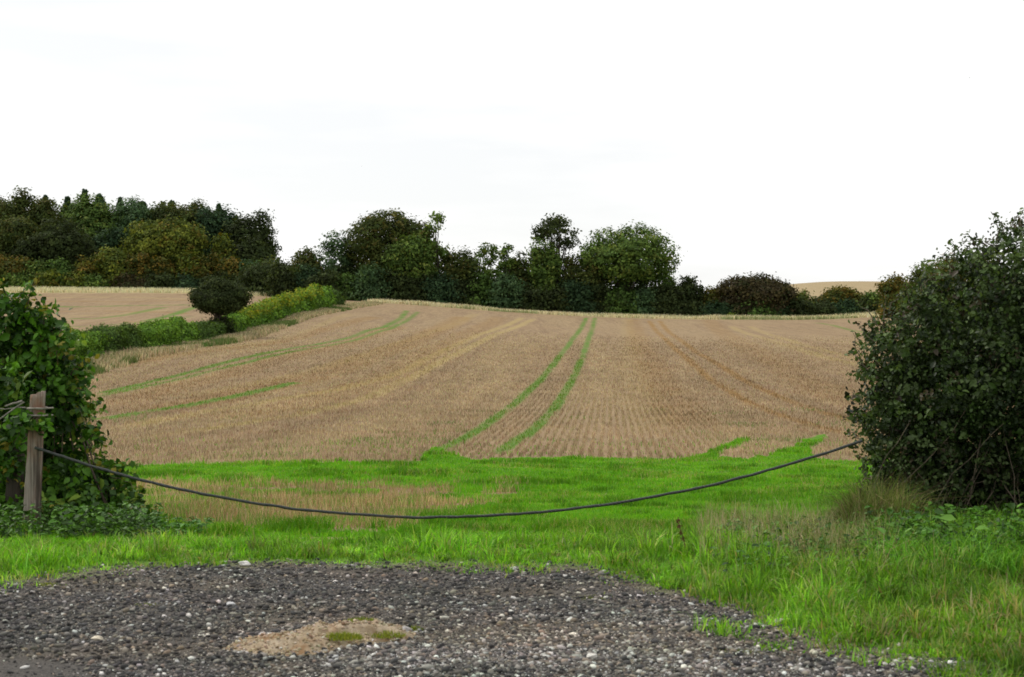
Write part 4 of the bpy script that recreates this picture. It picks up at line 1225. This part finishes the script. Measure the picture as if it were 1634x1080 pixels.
LB = [(0.060, 0.155, 0.012, 5), (0.10, 0.23, 0.02, 4), (0.030, 0.075, 0.010, 5), (0.17, 0.26, 0.035, 1.4), (0.26, 0.23, 0.03, .5)]
cells = [(-140, 540, 14.6, 120), (-60, 520, 14.4, 85), (0, 535, 14.3, 68), (45, 545, 14.2, 52), (50, 500, 14.2, 30), (85, 545, 14.2, 32), (72, 570, 14.2, 50), (20, 610, 14.4, 80), (90, 622, 14.3, 56),
         (110, 660, 14.3, 42), (-60, 640, 14.6, 100), (60, 690, 14.6, 80), (105, 720, 14.5, 52), (20, 770, 14.8, 90), (-70, 760, 14.8, 110),
         (130, 770, 14.3, 52), (165, 800, 14.1, 48), (95, 800, 14.3, 60), (195, 832, 13.9, 34), (150, 845, 13.7, 40), (175, 762, 14.3, 30), (12, 652, 13.55, 30), (60, 842, 14.0, 45), (115, 850, 13.8, 42), (28, 700, 13.9, 26), (215, 850, 13.6, 30), (205, 800, 13.9, 26), (40, 668, 12.93, 5), (66, 676, 12.88, 5), (150, 855, 13.4, 26), (100, 862, 13.3, 26), (85, 815, 13.8, 40), (130, 815, 13.8, 40), (60, 780, 13.8, 36), (95, 765, 13.8, 36), (8, 800, 13.5, 30), (2, 730, 13.35, 26), (20, 690, 13.3, 18), (34, 790, 13.5, 22), (5, 690, 13.4, 26), (18, 740, 13.4, 22), (0, 620, 13.4, 40), (-160, 700, 14.8, 130)]
sh = []
rs = np.random.default_rng(5)
for (px, py, dx, dz) in [(40, 500, .10, .32), (10, 480, -.05, .22), (60, 510, .25, .12), (88, 540, .22, .12), (70, 520, .12, .22), (25, 485, .2, .2), (112, 600, .25, .12), (118, 625, .25, -.02),
                         (120, 650, .2, -.15), (112, 600, .22, .22), (130, 690, .22, -.1), (128, 700, .28, .02), (150, 740, .28, -.05), (168, 750, .3, .05), (190, 790, .25, .06), (205, 820, .22, .0),
                         (-20, 470, .1, .15), (100, 570, .22, -.02), (150, 780, .32, -.02), (90, 590, .1, .3), (175, 760, .26, -.12), (118, 716, .36, -.02)]:
    sh.append((px, py, 14.1, dx, dz, rs.uniform(-.35, .1), 16))
near_bush('hazel_bush', cells, LB, .070, 46, 11, .062, 'leafy bright green bush behind the two posts at the left edge', 'bush', sh,
          [(20, 14.5, 9), (70, 14.5, 8), (-60, 14.7, 8), (120, 14.2, 6), (165, 14.0, 5)], 61,
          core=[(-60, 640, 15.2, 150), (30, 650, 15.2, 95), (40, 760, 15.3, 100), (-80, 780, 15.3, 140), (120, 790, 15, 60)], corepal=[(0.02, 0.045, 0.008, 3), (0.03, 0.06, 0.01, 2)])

RBp = [(0.058, 0.098, 0.024, 5), (0.090, 0.135, 0.038, 4), (0.14, 0.185, 0.080, 2), (0.024, 0.040, 0.014, 5), (0.06, 0.045, 0.025, 1), (0.08, 0.14, 0.03, .6)]
cells = [(1440, 565, 13.6, 74), (1495, 530, 13.5, 86), (1560, 490, 13.4, 104), (1625, 455, 13.3, 108), (1700, 440, 13.3, 120), (1800, 440, 13.3, 130), (1920, 440, 13.3, 140),
         (1428, 640, 13.6, 70), (1425, 705, 13.6, 62), (1500, 630, 13.4, 95), (1580, 600, 13.2, 105), (1670, 590, 13.1, 120), (1790, 600, 13.1, 130), (1910, 600, 13.2, 140),
         (1520, 715, 13.5, 75), (1600, 700, 13.4, 80), (1700, 710, 13.4, 90), (1430, 760, 13.6, 52), (1820, 730, 13.4, 100), (2060, 500, 13.4, 170), (2060, 700, 13.4, 150),
         (1420, 800, 13.4, 40), (1455, 800, 13.3, 38), (1385, 800, 13.3, 20), (1500, 790, 13.5, 50), (1590, 790, 13.55, 50), (1680, 790, 13.5, 60), (2250, 520, 13.4, 190), (2250, 720, 13.4, 170)]
sh = []
for (px, py, dx, dz) in [(1400, 520, -.16, .22), (1410, 510, -.05, .25), (1395, 545, -.2, .18), (1385, 590, -.16, .16), (1375, 575, -.12, .26), (1378, 640, -.14, .02), (1372, 700, -.12, .05),
                         (1450, 480, -.1, .18), (1500, 455, -.15, .15), (1530, 420, -.15, .18), (1560, 395, -.16, .12), (1590, 380, -.05, .2), (1610, 365, .1, .16), (1640, 355, .05, .16), (1575, 392, -.2, .05),
                         (1420, 495, .1, .2), (1470, 465, .1, .15), (1540, 400, .1, .14), (1382, 610, -.2, .08), (1376, 660, -.16, -.06), (1390, 760, -.12, -.1), (1385, 735, -.14, .05),
                         (1480, 480, .0, .2), (1515, 440, -.02, .2), (1600, 372, -.12, .18), (1398, 530, -.12, .1), (1660, 350, .0, .2)]:
    sh.append((px, py, 13.3, dx, dz, rs.uniform(-.25, .15), 13))
near_bush('bramble_hedge', cells, RBp, .038, 120, 12, .045, 'tall dark bramble and hawthorn hedge at the right edge where the rope ends', 'hedge', sh,
          [(1430, 13.5, 8), (1480, 13.4, 9), (1530, 13.3, 10), (1580, 13.3, 10), (1630, 13.2, 11), (1690, 13.3, 8), (1780, 13.1, 8), (1400, 13.4, 5)], 62,
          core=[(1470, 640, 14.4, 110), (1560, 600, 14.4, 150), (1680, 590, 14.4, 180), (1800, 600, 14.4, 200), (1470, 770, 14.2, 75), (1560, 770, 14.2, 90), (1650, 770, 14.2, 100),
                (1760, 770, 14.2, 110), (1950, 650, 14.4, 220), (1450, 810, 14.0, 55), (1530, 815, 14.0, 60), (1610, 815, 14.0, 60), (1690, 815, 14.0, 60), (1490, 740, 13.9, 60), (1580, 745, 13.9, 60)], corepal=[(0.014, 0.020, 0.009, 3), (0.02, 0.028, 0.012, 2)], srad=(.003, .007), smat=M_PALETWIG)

# nettles and weeds
def nettles(name, n, px0, px1, d0, d1, hmin, hmax, leaf, pal, label, seed):
    r = np.random.default_rng(seed)
    C, O, K = [], [], []; mb = MB()
    for _ in range(n):
        d = r.uniform(d0, d1); x0 = wx(r.uniform(px0, px1), d); z0 = float(H(x0, d)); h_ = r.uniform(hmin, hmax)
        tip = np.array([x0 + r.normal(0, .06), d + r.normal(0, .06), z0 + h_])
        mb.tube(bend((x0, d, z0 - .02), tip, 4, .008, r), np.linspace(.0035, .0018, 4), 4)
        kk = max(3, int(h_ / .045))
        for j in range(kk):
            t_ = (j + 1) / kk; an = (j % 2) * 1.57 + r.uniform(-.3, .3)
            for sgn in (0, math.pi):
                rad = leaf * .55 * (1.15 - .6 * t_)
                C.append((x0 + (tip[0] - x0) * t_ + math.cos(an + sgn) * rad, d + (tip[1] - d) * t_ + math.sin(an + sgn) * rad, z0 + h_ * t_ - .01))
                O.append((math.cos(an + sgn) * .4, math.sin(an + sgn) * .4, .85))
                K.append(np.array(pal[r.integers(len(pal))]) * r.uniform(.75, 1.25))
    V, Q, cc_ = leafcloud(r, np.array(C), np.array(O), leaf, np.array(K), .75, 'leaf')
    Vs = np.concatenate(mb.V); Qs = np.concatenate(mb.Q)
    o = np_mesh(name, np.concatenate([V, Vs]), [Q[0], Qs + len(V)], M_LEAF, col=np.concatenate([cc_, np.tile([[.07, .12, .03]], (len(Vs), 1))]))
    tag(o, label, 'nettles', kind='stuff')
NP = [(0.055, 0.155, 0.012), (0.085, 0.22, 0.02), (0.028, 0.075, 0.008), (0.12, 0.26, 0.03)]
nettles('nettle_patch', 430, 1385, 1720, 9.8, 12.6, .06, .32, .055, NP, 'lush nettles and broad weeds below the dark right hedge', 71)
nettles('nettle_patch', 480, -60, 245, 11.9, 13.5, .05, .30, .048, [(0.065, 0.17, 0.015), (0.11, 0.25, 0.025), (0.035, 0.085, 0.012)], 'low nettles and ivy around the foot of the posts at the left', 72)
nettles('weed_patch', 90, 240, 330, 12.0, 13.2, .06, .16, .05, [(0.07, 0.19, 0.025), (0.10, 0.25, 0.03)], 'low broad leaved weeds right of the left bush', 73)
nettles('weed_patch', 300, 1150, 1440, 9.3, 12.6, .08, .2, .045, NP, 'scattered broad leaved weeds in the long grass left of the right hedge', 74)

n = 11000
px_ = R.uniform(1380, 1760, n); d_ = R.uniform(9.4, 12.7, n)
x = (px_ - CX) / F * d_; y = d_
c = mixcol(n, [(0.12, 0.32, 0.025), (0.20, 0.42, 0.04), (0.07, 0.18, 0.015), (0.34, 0.38, 0.14)], [4, 3, 2, .6], .25)
blades('nettle_grass', x, y, R.uniform(.10, .30, n) * (.5 + .9 * fbm(x * 2, y * 2, 187, 3)), np.full(n, .008), c, M_GRASS, 1.6,
       'broad arching green grass growing through the nettles below the right hedge', 'grass')
# long tangled dead grass in front of the right hedge
n = 9500
px_ = R.uniform(1150, 1500, n); d_ = R.uniform(9.0, 13.2, n)
x = (px_ - CX) / F * d_; y = d_
keep = (fbm(x * 2.6, y * 2.2, 181, 3) > 0.50) & (R.random(n) < .25 + .75 * sstep(9, 12, y))
x, y = x[keep], y[keep]; n = len(x)
c = mixcol(n, [(0.40, 0.31, 0.14), (0.24, 0.27, 0.07), (0.13, 0.24, 0.03), (0.50, 0.42, 0.25), (0.22, 0.14, 0.07)], [1.6, 3, 4, .9, .8])
blades('long_dry_grass', x, y, R.uniform(.10, .36, n) * (.4 + 1.1 * fbm(x * 1.4, y * 1.2, 185, 2)), np.full(n, .0055), c, M_STRAW, 1.7,
       'long straggling dry grass in front of the left foot of the right hedge', 'dead grass')
n = 1500
x, y = scatter(n, 10, 14, 1, .13, .27)
blades('seed_stalks', x, y, R.uniform(.15, .38, n), np.full(n, .0035), mixcol(n, [(0.50, 0.42, 0.24), (0.42, 0.33, 0.17)], [1, 1]), M_STRAW, .6,
       'thin straw coloured seed stalks standing in the green verge', 'dead grass')

n = 5200
px_ = R.uniform(1290, 1450, n); d_ = R.uniform(12.3, 13.5, n)
x = (px_ - CX) / F * d_; y = d_
hh_ = (.12 + .55 * sstep(1290, 1400, px_)) * (.3 + 1.1 * fbm(x * 2.5, y * 2, 191, 3)) * R.uniform(.4, 1, n)
blades('rank_grass', x, y, hh_, np.full(n, .006), mixcol(n, [(0.20, 0.23, 0.05), (0.12, 0.20, 0.03), (0.33, 0.27, 0.12), (0.10, 0.06, 0.035)], [3, 3, 1.6, 1.4]), M_STRAW, 1.3,
       'rank brown and olive growth climbing the left foot of the right hedge', 'grass')
# dead dock stalk
def stalk():
    X, Y = hit(1100, 890)
    z0 = float(H(X, Y)); root = empty('dead_dock_stalk', (X, Y, z0)); tag(root, 'single dark red-brown dead dock stalk leaning left in the verge', 'weed stalk')
    r = np.random.default_rng(3); mb = MB()
    top = np.array([-.085, 0, .27]); sp = bend((0, 0, -.03), top, 8, .004, r); mb.tube(sp, np.linspace(.005, .003, 8), 6)
    mb.build('stem', bark_mat('dock_brown', (0.10, 0.045, 0.03), (0.17, 0.08, 0.05), 30), parent=root)
    C = np.repeat(sp[4:], 26, 0) + r.normal(0, .008, (104, 3)); O = r.normal(0, 1, C.shape); O /= np.linalg.norm(O, axis=1, keepdims=True)
    V, Q, c_ = leafcloud(r, C, O, .013, np.tile([[.15, .06, .035]], (104, 1)) * r.uniform(.7, 1.2, (104, 1)), 0)
    np_mesh('seed_head', V, Q, M_STRAW, parent=root, col=c_)
stalk()

# ------------------------------------------------------------------ posts and rope
def wood_mat(name, a, b, red):
    m, N, L = newmat(name)
    v = mapping(N, L, (1, 1, .05)); v1 = mapping(N, L, (1, 1, .5))
    n1 = noise(N, L, v, 60, 6, .7, .3, .7); n2 = noise(N, L, v1, 5, 4, .6, .4, .65); n3 = noise(N, L, v, 18, 3, .5, .55, .7)
    c = mixc(N, L, n1, a, b); c = mixc(N, L, n2, c, red); c = mixc(N, L, n3, c, (.07, .055, .045))
    p = N.new('ShaderNodeBsdfPrincipled'); p.inputs['Roughness'].default_value = .9; p.inputs['Specular IOR Level'].default_value = .15
    L.new(c, p.inputs['Base Color'])
    bp = N.new('ShaderNodeBump'); bp.inputs['Strength'].default_value = .8; bp.inputs['Distance'].default_value = .006
    L.new(n1, bp.inputs['Height']); L.new(bp.outputs[0], p.inputs['Normal'])
    o = N.new('ShaderNodeOutputMaterial'); L.new(p.outputs[0], o.inputs[0])
    return m

def post_mesh(name, h, wb, wt, lean, mat, parent, seed, split=True):
    r = np.random.default_rng(seed)
    k = 20; rows = 26
    V = []
    an = (np.arange(k) + .5) / k * 2 * np.pi
    for i in range(rows):
        t_ = i / (rows - 1); z = -.25 + (h + .25) * t_
        w = wb + (wt - wb) * t_
        w *= 1 + .05 * math.sin(5.2 * t_ + seed) + .10 * math.exp(-((t_ - .83) / .05) ** 2)
        e = 3.2
        rad = (np.abs(np.cos(an)) ** e + np.abs(np.sin(an)) ** e) ** (-1 / e) * w / 2
        rad = rad * (1 + .05 * np.sin(3 * an + seed + 2 * t_) + .03 * r.normal(0, 1, k) * .5)
        rad[(an > 4.9) & (an < 5.3)] *= .86         # a long drying crack
        zz = np.full(k, z)
        if split and i == rows - 1: zz = zz - .03 * (np.cos(an) < -.1) + r.uniform(-.008, .008, k)
        V.append(np.stack([rad * np.cos(an) + lean * z, rad * np.sin(an), zz], 1))
    V = np.concatenate(V)
    i, j = np.meshgrid(np.arange(rows - 1), np.arange(k), indexing='ij'); j2 = (j + 1) % k
    Q = np.stack([i * k + j, i * k + j2, (i + 1) * k + j2, (i + 1) * k + j], -1).reshape(-1, 4)
    c = len(V); V = np.vstack([V, [[lean * h, 0, h - .02]]])
    T = np.array([[(rows - 1) * k + a_, (rows - 1) * k + (a_ + 1) % k, c] for a_ in range(k)])
    return np_mesh(name, V, [Q, T], mat, parent=parent, smooth=False)

M_POST = wood_mat('weathered_post_wood', (0.21, 0.175, 0.145), (0.36, 0.32, 0.27), (0.23, 0.125, 0.08))
M_POST2 = wood_mat('old_post_wood', (0.042, 0.036, 0.028), (0.075, 0.064, 0.05), (0.045, 0.036, 0.026))
dP = 13.0
X = wx(50, dP); Z = float(H(X, dP))
post = empty('gate_post', (X, dP, Z))
tag(post, 'weathered grey wooden post with wire round its top, holding the rope', 'post')
hP = wz(625, dP) - Z
post_mesh('shaft', hP, .165, .120, .05, M_POST, post, 2)
mb = MB(); rr_s = np.random.default_rng(8)
for zz, ex in ((hP - .15, 1), (hP - .215, 1)):
    an = np.linspace(0, 2 * np.pi, 22)
    cx_ = .05 * zz
    ringp = np.stack([cx_ + .088 * np.cos(an), .085 * np.sin(an), zz + .006 * np.sin(2 * an)], 1)
    mb.tube(ringp, .0065, 6)
    mb.tube(np.array([[cx_ - .07, -.088, zz], [cx_ + .02, -.097, zz + .004], [cx_ + .09, -.09, zz + .002], [cx_ + .16, -.05, zz - .004 + .01 * ex]]), .008, 6)
mb.build('wire_loop', bark_mat('pale_wire', (0.30, 0.27, 0.23), (0.46, 0.42, 0.36), 30), parent=post)
mb = MB()
for (a_, b_, r_) in [((-.05, -.09, hP - .08), (-.22, -.05, hP - .13), .011), ((-.03, -.10, hP - .09), (-.30, -.06, hP - .27), .008), ((-.02, -.09, hP - .14), (-.30, -.02, hP - .15), .006)]:
    mb.tube(bend(a_, b_, 5, .006, rr_s), np.linspace(r_, r_ * .7, 5), 6)
mb.build('broken_rail', bark_mat('rail_grey', (0.22, 0.20, 0.17), (0.38, 0.35, 0.31), 20), parent=post)
X2 = wx(18, 13.5); Z2 = float(H(X2, 13.5))
post2 = post_mesh('old_post', wz(660, 13.5) - Z2, .15, .13, .07, M_POST2, None, 5, False)
post2.location = (X2, 13.5, Z2)
tag(post2, 'darker old wooden post in the bush, left of and behind the roped post', 'post')

# thin dead twigs leaning on the post foot
mb = MB(); r_ = np.random.default_rng(12)
Xb = wx(66, 12.8); zb = float(H(Xb, 12.8))
for a_, b_ in [((.02, 0, 0), (-.10, .02, .30)), ((-.03, 0, .02), (.10, .0, .24)), ((.05, 0, .0), (.0, .03, .22)), ((-.02, 0, .01), (.16, 0, .12))]:
    mb.tube(bend(np.array([Xb, 12.8, zb]) + a_, np.array([Xb, 12.8, zb]) + b_, 5, .008, r_), np.linspace(.004, .002, 5), 5)
o = mb.build('dead_twigs', M_TWIG); tag(o, 'thin dead twigs crossing in front of the foot of the roped post', 'twigs')
mb = MB(); Xb = wx(170, 12.9); zb = wz(835, 12.9)
mb.tube(bend((Xb - .06, 12.9, zb), (Xb + .03, 12.85, zb + .10), 4, .003, r_), [.006, .006, .005, .004], 5)
mb.tube(bend((Xb + .03, 12.85, zb + .10), (Xb + .10, 12.85, zb + .05), 4, .003, r_), [.004, .004, .004, .003], 5)
mb.tube(bend((Xb - .06, 12.9, zb), (Xb - .10, 12.95, zb - .18), 4, .003, r_), [.006, .006, .006, .006], 5)
o = mb.build('bent_twig', bark_mat('bleached_twig', (0.3, 0.25, 0.18), (0.45, 0.4, 0.3), 30)); tag(o, 'pale bent dead twig at the foot of the left bush', 'twig')

# rope
def rope():
    pts = []
    for px in np.linspace(56, 1376, 150):
        py = 825 - 108 * ((690 - px) / 625) ** 2 if px < 690 else 825 - 117 * ((px - 690) / 670) ** 2
        t_ = (px - 56) / 1320; d = 12.90 + .30 * t_
        d -= .0
        pts.append((wx(px, d), d, wz(py, d) + .0025 * math.sin(px * .021) * math.sin(px * .0071)))
    pts = np.array(pts); rk = np.random.default_rng(4); kk_ = rk.normal(0, .0022, (len(pts), 3)); kk_ = (kk_ + np.roll(kk_, 1, 0) + np.roll(kk_, 2, 0)) / 2; pts = pts + kk_
    V, Q = tube_np(pts, .0130 + .0012 * np.sin(np.arange(len(pts)) * 1.7), 12)
    m, N, L = newmat('rope_fibre')
    tc_ = N.new('ShaderNodeTexCoord'); w_ = N.new('ShaderNodeTexWave'); w_.inputs['Scale'].default_value = 12; w_.inputs['Distortion'].default_value = 1.5
    mp_ = N.new('ShaderNodeMapping'); mp_.inputs['Rotation'].default_value = (0, .8, .5)
    L.new(tc_.outputs['Object'], mp_.inputs[0]); L.new(mp_.outputs[0], w_.inputs[0])
    n_ = noise(N, L, mapping(N, L, (1, 1, 1)), 6, 4, .6, .3, .7)
    c = mixc(N, L, w_.outputs[1], (0.022, 0.025, 0.025), (0.055, 0.060, 0.057)); c = mixc(N, L, n_, c, (0.035, 0.04, 0.034))
    p = N.new('ShaderNodeBsdfPrincipled'); p.inputs['Roughness'].default_value = .55; p.inputs['Specular IOR Level'].default_value = .35
    L.new(c, p.inputs['Base Color'])
    bp = N.new('ShaderNodeBump'); bp.inputs['Strength'].default_value = .5; bp.inputs['Distance'].default_value = .004
    L.new(w_.outputs[1], bp.inputs['Height']); L.new(bp.outputs[0], p.inputs['Normal'])
    o_ = N.new('ShaderNodeOutputMaterial'); L.new(p.outputs[0], o_.inputs[0])
    o = np_mesh('rope', V, Q, m, smooth=True)
    tag(o, 'dark grey rope sagging across the gateway from the left post to the right hedge', 'rope')
rope()

# ------------------------------------------------------------------ two distant birds
def bird(px, py, d, span, label, seed):
    r = np.random.default_rng(seed)
    m, N, L = newmat('dark_feathers')
    p = N.new('ShaderNodeBsdfPrincipled'); p.inputs['Roughness'].default_value = .7
    L.new(mixc(N, L, noise(N, L, mapping(N, L, (1, 1, 1)), 20, 3), (.03, .03, .035), (.06, .055, .05)), p.inputs['Base Color'])
    o_ = N.new('ShaderNodeOutputMaterial'); L.new(p.outputs[0], o_.inputs[0])
    s = span
    sec = [(-.36, .004, 0), (-.28, .035, 0), (-.12, .06, 0), (.05, .075, 0), (.18, .06, .01), (.26, .045, .02), (.31, .03, .02), (.36, .004, .012)]
    V = []; k = 8
    for (x_, r0, z0) in sec:
        for a_ in range(k): V.append((x_ * s, math.cos(a_ / k * 6.283) * r0 * s, z0 * s + math.sin(a_ / k * 6.283) * r0 * s))
    V = np.array(V); n = len(sec)
    i, j = np.meshgrid(np.arange(n - 1), np.arange(k), indexing='ij'); j2 = (j + 1) % k
    Q = [np.stack([i * k + j, i * k + j2, (i + 1) * k + j2, (i + 1) * k + j], -1).reshape(-1, 4)]
    b = len(V); W_ = []
    for sg in (1, -1):     # wings: root, elbow, tip, with a thickness; and the tail
        for t_ in (.006, -.006):
            for (x_, y_, z_) in [(.14, .04, .02), (.18, .22, .12), (.05, .50, .16), (-.04, .24, .11), (-.08, .04, .02)]:
                W_.append((x_ * s, sg * y_ * s, (z_ + t_) * s))
    V = np.vstack([V, W_]); P5 = []; Q4 = []
    for w in (0, 1):
        o0 = b + w * 10
        P5 += [[o0 + i_ for i_ in range(5)], [o0 + 5 + i_ for i_ in (4, 3, 2, 1, 0)]]
        for i_ in range(5): Q4.append([o0 + i_, o0 + (i_ + 1) % 5, o0 + 5 + (i_ + 1) % 5, o0 + 5 + i_])
    o = np_mesh('bird', V, Q + [np.array(P5), np.array(Q4)], m)
    o.location = (wx(px, d), d, wz(py, d)); o.rotation_euler = (r.uniform(-.3, .3), -.1, r.uniform(0, 3))
    tag(o, label, 'bird')
bird(1547, 124, 300, .42, 'tiny dark bird high in the sky at the upper right', 1)
bird(577, 265, 400, .40, 'tiny faint bird in the sky above the broad oak', 2)
